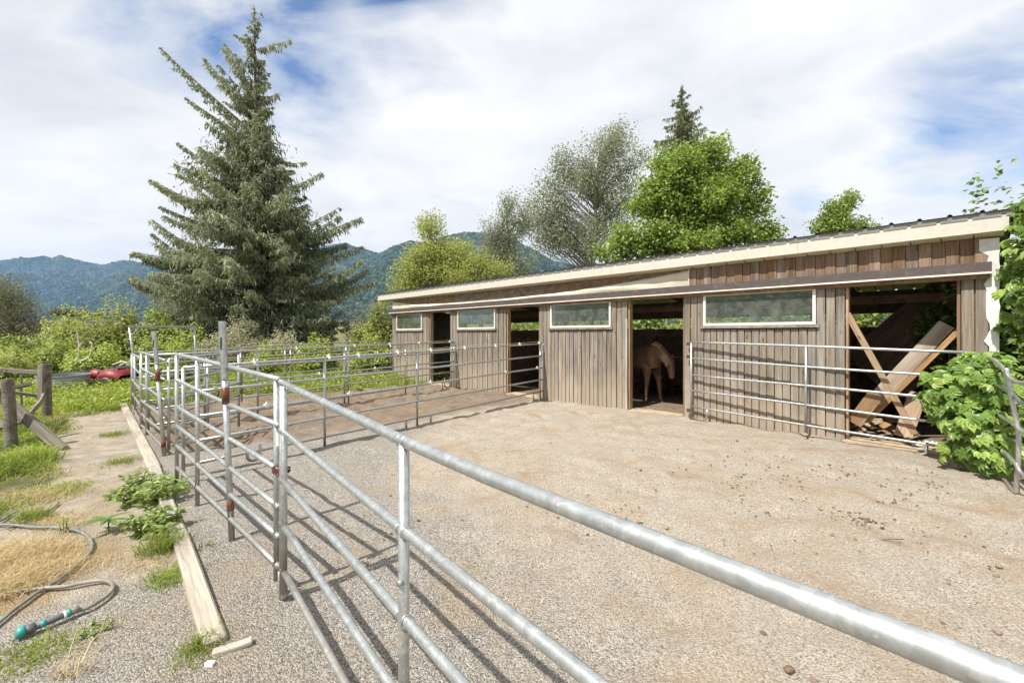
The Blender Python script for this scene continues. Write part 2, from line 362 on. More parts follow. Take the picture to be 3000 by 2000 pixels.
M['l_vine'] = m_leaf('creeper_leaves', (.085, .155, .035), (.20, .31, .065), (.42, .52, .15), .40, .38, .5)
M['l_weed'] = m_leaf('weed_leaves', (.14, .20, .06), (.29, .38, .11), (.48, .53, .24), .35, .5, .4)
M['l_deep'] = m_leaf('shaded_bush_leaves', (.045, .08, .02), (.11, .17, .04), (.24, .31, .09), .3, .45, .4)  # deep shade of the right-edge bushes put into the leaf colour
M['l_grass'] = m_leaf('grass_blades', (.10, .15, .03), (.22, .28, .05), (.40, .42, .10), .35, .55, .3)
M['l_straw'] = m_leaf('dry_grass_blades', (.36, .27, .14), (.54, .43, .24), (.72, .62, .40), .3, .6, .3)

# ================================================================== THE GROUND (one sheet to the horizon)
def vnoise(x, y, s, seed):
    r = np.random.default_rng(seed); n = 256; T = r.random((n, n))
    X = x / s; Y = y / s; xi = np.floor(X).astype(int); yi = np.floor(Y).astype(int); fx = X - xi; fy = Y - yi
    fx = fx * fx * (3 - 2 * fx); fy = fy * fy * (3 - 2 * fy)
    a = T[xi % n, yi % n]; b = T[(xi + 1) % n, yi % n]; c = T[xi % n, (yi + 1) % n]; d = T[(xi + 1) % n, (yi + 1) % n]
    return (a * (1 - fx) + b * fx) * (1 - fy) + (c * (1 - fx) + d * fx) * fy - .5
def fbm(x, y, s, seed, o=4): return sum(vnoise(x + 13.7 * k, y - 7.1 * k, s / 2 ** k, seed + k) * .5 ** k for k in range(o))
def ss(a, b, x): t = np.clip((x - a) / (b - a), 0, 1); return t * t * (3 - 2 * t)
def axis(lo, hi, st, far, k):
    g = np.geomspace(st, far, k)
    return np.concatenate([(lo - g)[::-1], np.arange(lo, hi + st / 2, st), hi + g])
gx = axis(-10.5, 8.0, .055, 9000, 46); gy = axis(.6, 14.5, .055, 9000, 46)
GX, GY = np.meshgrid(gx, gy, indexing='ij'); x = GX.ravel(); y = GY.ravel()
qd = .715 * x + .699 * y; pd = .699 * x - .715 * y            # across and along the yard
pen = ss(.2, 1.0, -6.95 - pd + .55 * fbm(x, y, 1.6, 3) + .13 * (qd - 4) * 0) * ss(.7, 1.1, qd) * ss(14, 8.4, qd)
pen *= ss(-14.8, -13.8, pd + .8 * fbm(x, y, 2, 5))
def gmask0(x, y, q, p):
    thr = -.12 - .42 * ss(-7.2, -6.0, p) - .5 * ss(-5.6, -4.6, p)
    return np.maximum(ss(.14, -.2, q - thr + .55 * fbm(x, y, 1.1, 31)) * ss(-3.6, -5.0, p), ss(-12.2, -14.2, p + 1.5 * fbm(x, y, 2.5, 33)))
tan_ = ss(-.4, .5, (qd - 3.6) * .35 + (pd + 5.2) * .22 + 1.6 * fbm(x, y, 2.6, 9) + .1) * (1 - pen)
nearg = ss(-5.0, -3.8, pd + 1.0 * fbm(x, y, 1.2, 21))         # grey gravel in front, earth further along the path
grass = gmask0(x, y, qd, pd)
grass = np.maximum(grass, ss(8.9, 10.5, qd)); grass = np.maximum(grass, ss(10, 14, np.hypot(x + 1, y - 6)) * ss(.8, -.6, qd))
strawc = np.stack([G(120, 1640), G(300, 1620), G(60, 1760)])
straw = sum(np.exp(-(((x - c[0]) ** 2 + (y - c[1]) ** 2) / s ** 2)) for c, s in zip(strawc, (.36, .22, .2))); straw = np.clip(straw * 1.0 + .6 * fbm(x, y, .4, 41), 0, 1)
relief = .012 * fbm(x, y, .9, 51) + .024 * fbm(x, y, .30, 55, 3) * ss(.7, 1.2, qd) * (1 + .8 * tan_) + .11 * pen * fbm(x, y, .30, 61, 3) + .03 * ss(.2, -1, qd) * fbm(x, y, 1.1, 71)
hoof = np.maximum(0, vnoise(x, y, .21, 81) - .14) * .12 * ss(.8, 1.5, qd) * ss(9, 8.4, qd)
near = ss(60, 20, np.hypot(x, y))
z = gz(y) + (relief - hoof) * near
far = np.hypot(x, y); z = z - ss(40, 400, far) * 2.0
# a shallow ridge where a buried rail runs from the fence into the arena
A = G(1000, 1660); B = G(1810, 1345); dl = np.array([B[0] - A[0], B[1] - A[1]]); L2 = dl @ dl
tt = np.clip(((x - A[0]) * dl[0] + (y - A[1]) * dl[1]) / L2, 0, 1); dist = np.hypot(x - A[0] - tt * dl[0], y - A[1] - tt * dl[1])
z += .012 * np.exp(-(dist / .06) ** 2)
ni, nj = len(gx), len(gy); I, J = np.meshgrid(np.arange(ni - 1), np.arange(nj - 1), indexing='ij'); a = (I * nj + J).ravel()
gme = mesh_np('ground', np.stack([x, y, z], 1), np.stack([a, a + nj, a + nj + 1, a + 1], 1), {'pen': pen, 'tan': tan_, 'grass': grass, 'straw': straw, 'nearg': nearg, 'arena': ss(.55, .75, qd)}, True)
m, nt, b = mat_new('yard_ground'); v, _ = obj_vec(nt, False)
def att(nt, n):
    q = nt.nodes.new('ShaderNodeAttribute'); q.attribute_name = n; return q.outputs['Fac']
vo = nt.nodes.new('ShaderNodeTexVoronoi'); vo.inputs['Scale'].default_value = 105; nt.links.new(v, vo.inputs['Vector'])
vo2 = nt.nodes.new('ShaderNodeTexVoronoi'); vo2.inputs['Scale'].default_value = 165; nt.links.new(v, vo2.inputs['Vector'])
bw = nt.nodes.new('ShaderNodeRGBToBW'); nt.links.new(vo.outputs['Color'], bw.inputs[0])
fine = noise(nt, v, 85, 5, .75); mid = noise(nt, v, 4.5, 6, .62, .3); big = noise(nt, v, .8, 4, .6)
grain = mth(nt, 'ADD', mth(nt, 'MULTIPLY', bw.outputs[0], .45), mth(nt, 'MULTIPLY', fine, .55))
gravel = ramp(nt, grain, [(.28, (.085, .075, .064)), (.43, (.25, .23, .203)), (.56, (.375, .348, .31)), (.74, (.59, .56, .515))])
tanc = ramp(nt, grain, [(.28, (.20, .16, .12)), (.42, (.395, .335, .265)), (.56, (.48, .42, .345)), (.74, (.64, .59, .52))])
penc = ramp(nt, mth(nt, 'ADD', mth(nt, 'MULTIPLY', fine, .5), mth(nt, 'MULTIPLY', mid, .5)), [(.34, (.085, .058, .038)), (.5, (.205, .145, .098)), (.66, (.34, .26, .185))])
tm = mth(nt, 'ADD', att(nt, 'tan'), mth(nt, 'MULTIPLY_ADD', mid, 1.2, -.6), clamp=True)
c = mixc(nt, tm, gravel, tanc)
c = mixc(nt, mth(nt, 'ADD', att(nt, 'pen'), mth(nt, 'MULTIPLY', mth(nt, 'SUBTRACT', mid, .55), mth(nt, 'MULTIPLY', att(nt, 'pen'), 3.0)), clamp=True), c, penc)
org = ramp(nt, noise(nt, v, 1.5, 7, .7, .6), [(.52, 0.), (.66, 1.)]); c = mixc(nt, mth(nt, 'MULTIPLY', mth(nt, 'MULTIPLY', org, att(nt, 'tan')), 0.75), c, (.35, .255, .17))
earth = ramp(nt, mth(nt, 'ADD', mth(nt, 'MULTIPLY', fine, .4), mth(nt, 'MULTIPLY', mid, .6)), [(.34, (.26, .20, .14)), (.5, (.42, .355, .27)), (.66, (.54, .49, .41))])
em = mth(nt, 'MULTIPLY', mth(nt, 'SUBTRACT', 1.0, att(nt, 'arena')), mth(nt, 'ADD', mth(nt, 'SUBTRACT', 1.0, att(nt, 'nearg')), mth(nt, 'MULTIPLY_ADD', mid, 2.2, -1.2), clamp=True))
c = mixc(nt, em, c, earth)
c = mixc(nt, mth(nt, 'MULTIPLY', att(nt, 'straw'), .85), c, (.36, .25, .12))
gcol = ramp(nt, mid, [(.35, (.06, .07, .02)), (.55, (.14, .14, .045)), (.7, (.24, .19, .09))])
c = mixc(nt, att(nt, 'grass'), c, gcol)
c = mixc(nt, mth(nt, 'MULTIPLY', ramp(nt, big, [(.4, 0.), (.7, 1.)]), .18), c, (.45, .40, .34))
nt.links.new(c, b.inputs['Base Color']); b.inputs['Roughness'].default_value = .95; b.inputs['Specular IOR Level'].default_value = .2
h = mth(nt, 'ADD', mth(nt, 'MULTIPLY', vo.outputs['Distance'], -1.0), mth(nt, 'ADD', mth(nt, 'MULTIPLY', fine, 1.2), mth(nt, 'MULTIPLY', vo2.outputs['Distance'], -.4)))
h = mth(nt, 'ADD', h, mth(nt, 'MULTIPLY', mid, 2.0))
bump(nt, b, h, 1.0, .014)
ground = link('ground', gme, m); ground['kind'] = 'structure'

# ================================================================== MOUNTAINS
def hill(name, prof, dist, depth, mat, seed, rough):
    pts = sorted(prof); px = np.linspace(pts[0][0], pts[-1][0], 620); py = np.interp(px, [p[0] for p in pts], [p[1] for p in pts])
    nr = 120; V = []; rr = np.linspace(0, 1, nr)
    for t in rr:                                   # t=0 at the foot, t=1 at the ridge, a little beyond for the back
        Yd = dist - depth * (1 - t)
        X = (px - 1500) / F * dist * (1 - (1 - t) * depth / dist)
        zr = CH + (HOR - py) / F * dist
        prof_t = t ** 1.25
        zt = zr * prof_t - 4 * (1 - t)
        n = fbm(X, np.full_like(X, Yd), dist * .11, seed, 5) * zr * .5 * (t * (1 - t)) * 2.4 * rough
        n += fbm(X + 500, np.full_like(X, Yd) * .6, dist * .035, seed + 9, 4) * zr * .16 * ss(1.02, .85, t) * ss(0, .1, t)
        sp = np.abs(vnoise(X, np.full_like(X, Yd), dist * .0022, seed + 3)) * dist * .0042 + np.abs(vnoise(X, np.full_like(X, Yd), dist * .006, seed + 4)) * dist * .003
        V.append(np.stack([X, np.full_like(X, Yd), zt + n + sp * (.35 + .65 * ss(0, .05, t))], 1))
    V.append(V[-1] + np.array([0, depth * .5, -400])); V = np.concatenate(V); nx = len(px)
    I, J = np.meshgrid(np.arange(nr), np.arange(nx - 1), indexing='ij'); a = (I * nx + J).ravel()
    o = link(name, mesh_np(name, V, np.stack([a, a + 1, a + nx + 1, a + nx], 1), None, False), mat); o['kind'] = 'structure'; return o
m, nt, b = mat_new('forested_slope'); v, _ = obj_vec(nt, False)
fo = noise(nt, v, .035, 8, .78, .4); pa = noise(nt, v, .0035, 5, .65, .8)
c = ramp(nt, fo, [(.40, (.004, .014, .013)), (.5, (.022, .044, .028)), (.60, (.11, .14, .085))])
c = mixc(nt, mth(nt, 'MULTIPLY', ramp(nt, pa, [(.54, 0.), (.64, 1.)]), .5), c, (.16, .15, .085))
nt.links.new(c, b.inputs['Base Color']); b.inputs['Roughness'].default_value = 1; b.inputs['Specular IOR Level'].default_value = 0
bump(nt, b, fo, 1.0, 14)
M['forest'] = m
hill('mountain', [(-1500, 820), (-700, 790), (-300, 765), (0, 764), (70, 757), (150, 765), (180, 757), (240, 765), (300, 777), (330, 770), (360, 762), (420, 772), (520, 800), (700, 830), (900, 860), (1100, 900)], 6500, 3600, M['forest'], 5, 1.0)
hill('mountain', [(250, 830), (330, 800), (400, 775), (470, 750), (540, 733), (620, 740), (700, 752), (800, 730), (900, 742), (950, 722), (1000, 713), (1060, 728), (1120, 745), (1250, 780), (1400, 830), (1600, 880)], 4600, 2400, M['forest'], 15, 1.0)
hill('mountain', [(850, 830), (960, 800), (1060, 765), (1120, 742), (1150, 722), (1200, 706), (1260, 715), (1300, 692), (1360, 680), (1430, 682), (1500, 700), (1560, 730), (1620, 765), (1800, 800), (2200, 840), (2900, 860), (3800, 850)], 3300, 1900, M['forest'], 25, 1.0)

# air between here and the hills
hb = MB().box((0, 3950, 350), (9000, 4200, 356)); hz = hb.build('haze', None); hz['kind'] = 'stuff'
hm = bpy.data.materials.new('haze'); hm.use_nodes = True; hn = hm.node_tree; hn.nodes.clear()
pvn = hn.nodes.new('ShaderNodeVolumePrincipled'); pvn.inputs['Density'].default_value = HAZE; pvn.inputs['Color'].default_value = (.38, .61, 1, 1)
ho = hn.nodes.new('ShaderNodeOutputMaterial'); hn.links.new(pvn.outputs[0], ho.inputs['Volume']); hz.data.materials.append(hm)

# ================================================================== THE STABLE
E = Vector((.699, -.715, 0)).normalized(); N = Vector((-.715, -.699, 0)).normalized(); O = Vector((-4.62, 17.23, -.257)); SL = .0189
def B(u, v, w): return O + E * u + N * v + Vector((0, 0, w + SL * u))
stable = thing('stable', 'long low wooden horse stable with four windows and cream roof edge', 'stable', tuple(O))
def bbox(mb, u0, u1, v0, v1, w0, w1, w0b=None, w1b=None):
    w0b = w0 if w0b is None else w0b; w1b = w1 if w1b is None else w1b
    mb.hexa([B(u0, v0, w0), B(u1, v0, w0), B(u1, v1, w0b), B(u0, v1, w0b), B(u0, v0, w1), B(u1, v0, w1), B(u1, v1, w1b), B(u0, v1, w1b)]); return mb
def piece(name, u0, u1, v0, v1, w0, w1, mat, parent=stable, **k):
    return bbox(MB(), u0, u1, v0, v1, w0, w1, **k).build(name, mat, parent)
def vboard(u0, u1, w0, w1, mat, v=0.0):
    return plank('siding_board', B((u0 + u1) / 2, v + .011, w0), B((u0 + u1) / 2, v + .011, w1), abs(u1 - u0), .02, N, mat, stable, .003)
panels = [(0, 2.5, (.34, 2.09)), (3.74, 6.39, (4.16, 5.95)), (7.66, 10.3, (8.07, 9.88)), (11.59, 14.21, (11.98, 13.82)), (15.5, 15.77, None)]
WB, WT = 1.82, 2.43
for (a0, a1, win) in panels:
    cuts_ = [a0] + (list(win) if win else []) + [a1]; edges = []
    for c0_, c1_ in zip(cuts_[:-1], cuts_[1:]): edges += list(np.linspace(c0_, c1_, max(1, round((c1_ - c0_) / .122)) + 1))[:-1]
    edges.append(a1); n = len(edges) - 1
    for i in range(n):
        u0, u1 = edges[i] + .0075, edges[i + 1] - .0075; v = (.0 if i % 2 else .008) + random.uniform(-.003, .004)
        top, bot = 2.62, -.06 + random.uniform(-.02, .015)
        if win and u0 < win[1] - .01 and u1 > win[0] + .01:
            vboard(u0, u1, bot, WB - .075, M['siding'], v)
            vboard(u0, u1, WT + .01, top, M['siding'], v)
        else: vboard(u0, u1, bot, top, M['siding'], v)
    piece('wall_backing', a0 + .02, a1 - .02, -.06, -.004, -.05, (WB - .03) if win else 2.9, M['dark_wood'])
    if win:
        w0, w1 = win; t = .045
        fr = MB(); bbox(fr, w0, w1, .0, .055, WB, WB + t); bbox(fr, w0, w1, .0, .055, WT - t, WT)
        bbox(fr, w0, w0 + t, .0, .054, WB + t, WT - t); bbox(fr, w1 - t, w1, .0, .054, WB + t, WT - t)
        f = fr.build('window', M['frame'], stable)
        bbox(MB(), w0 + t, w1 - t, .018, .024, WB + t, WT - t).build('pane', M['glass'], f)
        f2 = bbox(MB(), w0 - .06, w1 + .05, .02, .07, WB - .05, WB - .003).build('sill', M['siding'], f)
for o in stable.children:
    if o.name.startswith('window'):
        for ch in o.children: pass
# wide boards of the band above the header, right of the tarpaulin
n = 33; ed = np.linspace(11.7, 15.77, 30)
for i in range(29): vboard(ed[i] + .002, ed[i + 1] - .002, 2.58, 2.955, M['siding_brown'], 0 if i % 2 else .014)
for u0, u1 in ((0, 3.9), (3.9, 7.8), (7.8, 11.7)): piece('upper_board', u0 + .003, u1 - .003, -.02, .0, 2.44, 2.955, M['siding_brown'])
piece('upper_backing', 0, 15.77, -.06, -.03, 2.5, 2.93, M['dark_wood'])
# door posts, heads and jambs
for i, (u0, u1) in enumerate(((2.5, 3.74), (6.39, 7.66), (10.3, 11.59), (14.21, 15.5))):
    for u, s in ((u0, 1), (u1, -1)):
        plank('door_jamb', B(u + s * .02, -.07, -.05), B(u + s * .02, -.07, 2.55), .13, .036, E * s, M['jamb'] if s > 0 else M['siding_brown'], stable)
    piece('door_head', u0 + .04, u1 - .04, -.12, -.01, 2.40, 2.56, M['dark_wood'])
    piece('threshold', u0 - .02, u1 + .02, -.32, .10, -.12, -.015, M['sill'])
plank('corner_trim', B(10.285, .045, -.05), B(10.285, .045, 2.0), .05, .02, N, M['timber'], stable)
# rolled metal header with its pale lip
hd = MB(); bbox(hd, -.08, 15.79, .0, .15, 2.486, 2.628, w1b=2.615); hd.build('header_beam', M['header'], stable)
piece('header_lip', -.08, 15.79, .0, .158, 2.458, 2.483, M['strip']); piece('header_underboard', 0, 15.77, .0, .10, 2.40, 2.455, M['siding_brown'])
# roof: fascia boards, soffit, ribbed metal
for u0, u1 in ((-.84, 2.6), (2.6, 6.3), (6.3, 10.0), (10.0, 13.6), (13.6, 15.94)): piece('fascia_board', u0 + .002, u1 - .002, .17, .2, 3.0, 3.20, M['fascia'])
piece('soffit', -.84, 15.9, -.01, .168, 2.955, 2.97, M['soffit'], w0b=2.99, w1b=3.005)
for k in range(52):
    u = -.7 + k * .32
    piece('soffit_nail_strip', u, u + .012, .0, .165, 2.952, 2.957, M['roof'], w0b=2.986, w1b=2.992) if u > 11.5 else None
RS = .165                                     # fall of the roof towards the back
def roofsheet(u0, u1):
    prof = []; u = u0
    while u < u1 - .01:
        for du, h in ((0, 0), (.10, 0), (.118, .028), (.145, .028), (.163, 0)): prof.append((min(u + du, u1), h))
        u += .305
    prof.append((u1, 0)); mb = MB(); V = []; vs = (.235, -1.2, -2.6, -4.1)
    for v in vs:
        for th in (0, -.004):
            for (pu, h) in prof: V.append(tuple(B(pu, v, 3.262 + h + th + RS * (v - .235))))
    k = len(prof); F4 = []
    for r in range(3):
        for j in range(k - 1):
            a = r * 2 * k + j; F4.append([a, a + 1, a + 2 * k + 1, a + 2 * k]); a += k; F4.append([a, a + 2 * k, a + 2 * k + 1, a + 1])
    for j in range(k - 1): F4.append([j, j + k, j + k + 1, j + 1])
    return mesh_np('roof', V, np.array(F4))
link('roof', roofsheet(-.9, 16.0), M['roof'], stable)
# grey bent end flashing with rib shaped notches over the fascia
mb = MB(); u = -.86
while u < 15.95:
    mb.hexa([B(u, .201, 3.182), B(u + .262, .201, 3.182), B(u + .262, .208, 3.182), B(u, .208, 3.182), B(u, .201, 3.260), B(u + .262, .201, 3.260), B(u + .262, .208, 3.260), B(u, .208, 3.260)])
    mb.hexa([B(u + .262, .201, 3.212), B(u + .305, .201, 3.212), B(u + .305, .207, 3.212), B(u + .262, .207, 3.212), B(u + .262, .201, 3.260), B(u + .305, .201, 3.260), B(u + .305, .207, 3.260), B(u + .262, .207, 3.260)])
    u += .305
mb.build('roof_flashing', M['roofedge'], stable)
for k in range(9):                            # rafters under the sheet
    u = .9 + k * 1.85
    bbox(MB(), u, u + .045, -3.75, -.08, 2.32, 2.46, w0b=2.90, w1b=3.04).build('rafter', M['dark_wood'], stable)
for v in (-.8, -1.7, -2.7): piece('purlin', -.1, 15.9, v - .03, v + .03, 3.262 + RS * (v - .235) - .07, 3.262 + RS * (v - .235) - .015, M['dark_wood'])
# back wall: boards up to breast height, an open strip, a beam, boards to the roof
VB = -3.6
for k in range(9):
    w0 = -.1 + k * .205
    for (u0, u1) in ((0, 5.2), (5.2, 10.4), (10.4, 15.7)):
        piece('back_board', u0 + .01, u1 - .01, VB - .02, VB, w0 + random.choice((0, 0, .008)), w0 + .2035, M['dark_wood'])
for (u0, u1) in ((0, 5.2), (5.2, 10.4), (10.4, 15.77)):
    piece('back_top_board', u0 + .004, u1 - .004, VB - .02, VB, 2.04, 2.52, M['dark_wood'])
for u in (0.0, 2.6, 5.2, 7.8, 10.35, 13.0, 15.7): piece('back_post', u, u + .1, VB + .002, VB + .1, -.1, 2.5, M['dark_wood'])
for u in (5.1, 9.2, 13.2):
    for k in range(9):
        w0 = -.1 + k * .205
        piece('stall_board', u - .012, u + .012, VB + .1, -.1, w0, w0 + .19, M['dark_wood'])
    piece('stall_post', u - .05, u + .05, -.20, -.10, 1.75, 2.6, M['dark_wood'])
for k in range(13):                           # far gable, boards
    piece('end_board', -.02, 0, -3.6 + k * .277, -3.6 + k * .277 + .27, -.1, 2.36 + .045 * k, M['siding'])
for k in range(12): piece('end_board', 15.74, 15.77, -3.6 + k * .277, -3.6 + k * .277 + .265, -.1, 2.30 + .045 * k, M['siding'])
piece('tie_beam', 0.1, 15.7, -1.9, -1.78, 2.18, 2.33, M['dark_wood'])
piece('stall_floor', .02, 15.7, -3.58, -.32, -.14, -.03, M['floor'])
bm_ = MB(); 
for s in (-1, 1): bm_.tube([B(6.95 + s * .32, -1.75, 2.2), B(6.95, -1.75, 1.72)], .05, 6)
bm_.build('knee_brace', M['dark_wood'], stable); piece('king_post', 6.9, 7.0, -1.86, -1.76, -.1, 2.2, M['dark_wood'])
# torn white sheet down the right corner
vs = []; rr = random.Random(4)
for k in range(24):
    t = k / 23; w = 2.93 - t * 1.75; wd = .035 + .05 * rr.random() + (.09 if k < 3 else 0) ; sh = .02 * rr.uniform(-1, 1)
    vs += [B(15.80 - wd * .8 + sh, .04, w), B(15.85 + .02 * rr.random(), .05, w), B(15.86, .03, w), B(15.80 - wd * .8 + sh, .025, w)]
F4 = []
for k in range(23):
    a = k * 4
    for j in range(4): F4.append([a + j, a + (j + 1) % 4, a + 4 + (j + 1) % 4, a + 4 + j])
link('corner_sheet', mesh_np('corner_sheet', [tuple(v) for v in vs], np.array(F4)), M['flash'], stable)
# cream tarpaulin nailed along the band, sagging in the middle
us = np.linspace(0.02, 11.69, 90); V = []
for i, u in enumerate(us):
    t = u / 11.69; sag = .0 if t > 1 else (np.interp(t, [0, .12, .3, .5, .7, .85, .95, 1], [.93, .42, .22, .16, .30, .55, .80, 1.0]))
    hh = 2.605 + .33 * sag
    for k in range(6):
        s = k / 5; V.append(tuple(B(u, .012 + .03 * math.sin(s * 3.1) * (1 - sag * .5) + .008 * math.sin(u * 3.1 + s * 4) + .006 * math.sin(u * 9 + s), 2.60 + (hh - 2.60) * s)))
    for k in range(6):
        s = 1 - k / 5; V.append(tuple(B(u, .004, 2.60 + (hh - 2.60) * s)))
F4 = []
for i in range(89):
    for k in range(11): a = i * 12 + k; F4.append([a, a + 1, a + 13, a + 12])
link('tarpaulin', mesh_np('tarpaulin', V, np.array(F4), None, True), M['tarp'], stable)
piece('tarpaulin_batten', 11.685, 11.70, .03, .05, 2.60, 2.95, M['strip'])

# ------------------------------------------------------------------ timber leaning in the broken bay
def bd(name, label, cat, p0, p1, W, T, mat, face=N, **k):
    o = plank(name, p0, p1, W, T, face, mat, None, .004, **k); tag(o, label, cat); return o
def onw(px, py, v):                           # a pixel on the plane parallel to the front wall at offset v
    r = Vector(((px - 1500) / F, 1, 0)); Y = (v + N.dot(O)) / N.dot(r); return Vector((r.x * Y, Y, CH - (py - HOR) / F * Y))
bd('brace_board', 'thin orange brace board leaning down to the right across the broken bay', 'board', onw(2482, 918, -.04), onw(2680, 1272, .02), .085, .038, M['brace'])
bd('wide_board', 'wide worn board with frayed upper end leaning across the broken bay', 'board', onw(2503, 1232, -.28), onw(2775, 950, -.55), .20, .04, M['ply'], wob=.006)
bd('brace_board', 'narrow orange board lying just under the wide leaning board in the broken bay', 'board', onw(2540, 1235, -.34), onw(2815, 962, -.36), .07, .038, M['brace'])
bd('short_board', 'short cut board crossing the lower end of the wide leaning board', 'board', onw(2502, 1240, -.2), onw(2568, 1152, -.2), .20, .03, M['brace'])
bd('fallen_panel', 'big dark sheet leaning from the back of the broken bay', 'panel', B(14.2, -2.6, .75), B(15.7, -2.2, 2.3), 1.25, .03, M['dark_wood'], face=N + Vector((0, 0, .35)))
bd('loose_board', 'brown board standing askew behind the creeper in the broken bay', 'board', onw(2645, 1280, -.4), onw(2690, 1150, -.6), .22, .03, M['brace'])
scr = [(2535, 1272, 60, M['jamb'], .05), (2600, 1245, -50, M['rot_wood'], .06), (2655, 1275, 70, M['rot_wood'], .05), (2580, 1290, 12, M['rot_wood'], .04), (2670, 1298, 20, M['jamb'], .05), (2520, 1262, 5, M['rot_wood'], .04), (2590, 1268, 35, M['brace'], .12), (2615, 1282, 28, M['brace'], .16), (2560, 1262, 20, M['jamb'], .10), (2640, 1290, 40, M['jamb'], .08), (2545, 1255, -30, M['brace'], .07), (2625, 1255, 8, M['ply'], .13)]
for i, (px, py, an, mt, W) in enumerate(scr):
    c = G(px, py, .04 + .012 * i); d = Vector((math.cos(R(an)), math.sin(R(an)), .12)) * .19
    bd('wood_scrap', ['short grey stick at the far left of the rubble', 'grey splinter standing up behind the brace foot', 'dark stick crossing the right side of the rubble', 'thin grey stick along the front of the rubble', 'pale lath under the creeper edge in the rubble', 'small grey lath beside the bay post', 'tan broken board end lying in the rubble, nearest the brace', 'wide tan broken board end in the rubble under the bottom rail', 'pale splintered piece at the left of the rubble', 'long pale splinter at the right of the rubble', 'small tan chip furthest left in the rubble', 'light flat offcut behind the other scraps in the rubble'][i], 'wood scrap', c - d, c + d, W, .025, mt, face=Vector((.2, -.3, 1)))
cl = MB(); c0 = G(2700, 1304)
V = []; nn = 9
for i in range(nn):
    for j in range(5): V.append((c0.x + (i / 8 - .5) * .42, c0.y + (j / 4 - .5) * .16, c0.z + .05 * abs(math.sin(i * 1.3 + j)) * (1 if 0 < j < 4 else 0) + .02))
F4 = [[i * 5 + j, (i + 1) * 5 + j, (i + 1) * 5 + j + 1, i * 5 + j + 1] for i in range(nn - 1) for j in range(4)]
tag(link('cloth', mesh_np('cloth', V, np.array(F4), None, True), M['flash']), 'crumpled pale grey cloth lying under the end of the bottom rail', 'cloth')
tag(MB().tube([G(2610, 1240, .5), G(2640, 1262, .2), G(2700, 1290, .03)], .006, 5).build('red_cord', M['red']), 'thin red cord hanging over the rubble in the broken bay', 'cord')

# ------------------------------------------------------------------ horse in the third doorway
hr = thing('horse', 'chestnut horse with pale mane lowering its head inside the third doorway', 'horse', tuple(B(11.2, -2.1, -.03)))
def skin_body(name, pts, edges, rad, mat, parent, root=0, sub=2):
    me = bpy.data.meshes.new(name); me.from_pydata([tuple(p) for p in pts], edges, []); o = link(name, me, mat, parent)
    o.modifiers.new('skin', 'SKIN'); 
    for v, r in zip(me.skin_vertices[0].data, rad):
        v.radius = (r, r) if isinstance(r, float) else r
    me.skin_vertices[0].data[root].use_root = True
    s = o.modifiers.new('sub', 'SUBSURF'); s.levels = sub; s.render_levels = sub
    o.modifiers['skin'].use_smooth_shade = True; return o
hb_ = G(1912, 1168); hY = 11.5
HX = (E * .94 + N * .34).normalized(); HS = Vector((-HX.y, HX.x, 0)); H0 = B(11.2, -2.1, -.03); H0 = Vector(((1908 - 1500) / F * 11.0, 11.0, float(gz(11.0)) + .02))
def Hh(f, s, z): return H0 + HX * f + HS * s + Vector((0, 0, z))
hp = [Hh(-.55, 0, 1.05), Hh(-.2, 0, 1.08), Hh(0, 0, 1.12), Hh(.18, 0, 1.26), Hh(.36, 0, 1.22), Hh(.53, 0, 1.11), Hh(.64, 0, 1.01), Hh(.67, 0, .87), Hh(.69, 0, .72), Hh(.70, 0, .64),
      Hh(-.95, 0, 1.10), Hh(-1.2, 0, 1.06)]
hr_ = [(.32, .34), (.31, .33), (.25, .31), (.18, .25), (.13, .20), (.105, .155), (.10, .13), (.085, .105), (.065, .075), (.06, .055), (.32, .34), (.27, .30)]
he = [(0, 1), (1, 2), (2, 3), (3, 4), (4, 5), (5, 6), (6, 7), (7, 8), (8, 9), (0, 10), (10, 11)]
def leg(root, f, s, front, adv=0):
    n = len(hp)
    if front: q = [(f, s, .82, .13), (f + .01 + adv * .3, s, .50, .062), (f + adv * .5, s, .44, .06), (f + .0 + adv * .8, s, .14, .038), (f + adv, s, .085, .045), (f + .05 + adv, s, .03, .055)]
    else: q = [(f + .05, s, .85, .18), (f + .06, s, .68, .11), (f - .10, s, .46, .062), (f - .04, s, .16, .040), (f - .02, s, .09, .046), (f + .03, s, .03, .055)]
    for i, (a, b_, c_, r) in enumerate(q):
        hp.append(Hh(a, b_, c_)); hr_.append((r, r)); he.append((root if i == 0 else n + i - 1, n + i))
leg(2, .02, -.15, True, -.05); leg(2, .05, .15, True, .12); leg(10, -1.12, -.17, False); leg(10, -1.0, .17, False)
skin_body('body', hp, he, hr_, M['horse'], hr, root=1)
mn = MB()
for k in range(46):
    t = k / 45; i = 2 + t * 4; a = int(i); fr = i - a; pnt = hp[a].lerp(hp[a + 1], fr); rr_ = hr_[a][1] * (1 - fr) + hr_[a + 1][1] * fr
    for j in range(3):
        q0 = pnt + Vector((0, 0, rr_ * .93)) + HX * random.uniform(-.02, .02); q1 = q0 - HS * .08 + Vector((0, 0, -.03)); q2 = q0 - HS * .115 + Vector((0, 0, -.17 - .07 * random.random())) + HX * random.uniform(-.02, .02)
        mn.tube([q0, q1, q2], [.012, .011, .004], 4)
mn.build('mane', M['mane'], hr)
em_ = MB()
for s in (-1, 1): em_.tube([Hh(.61, s * .055, 1.09), Hh(.63, s * .065, 1.16), Hh(.645, s * .07, 1.22)], [.028, .03, .004], 6)
em_.build('ears', M['horse'], hr)
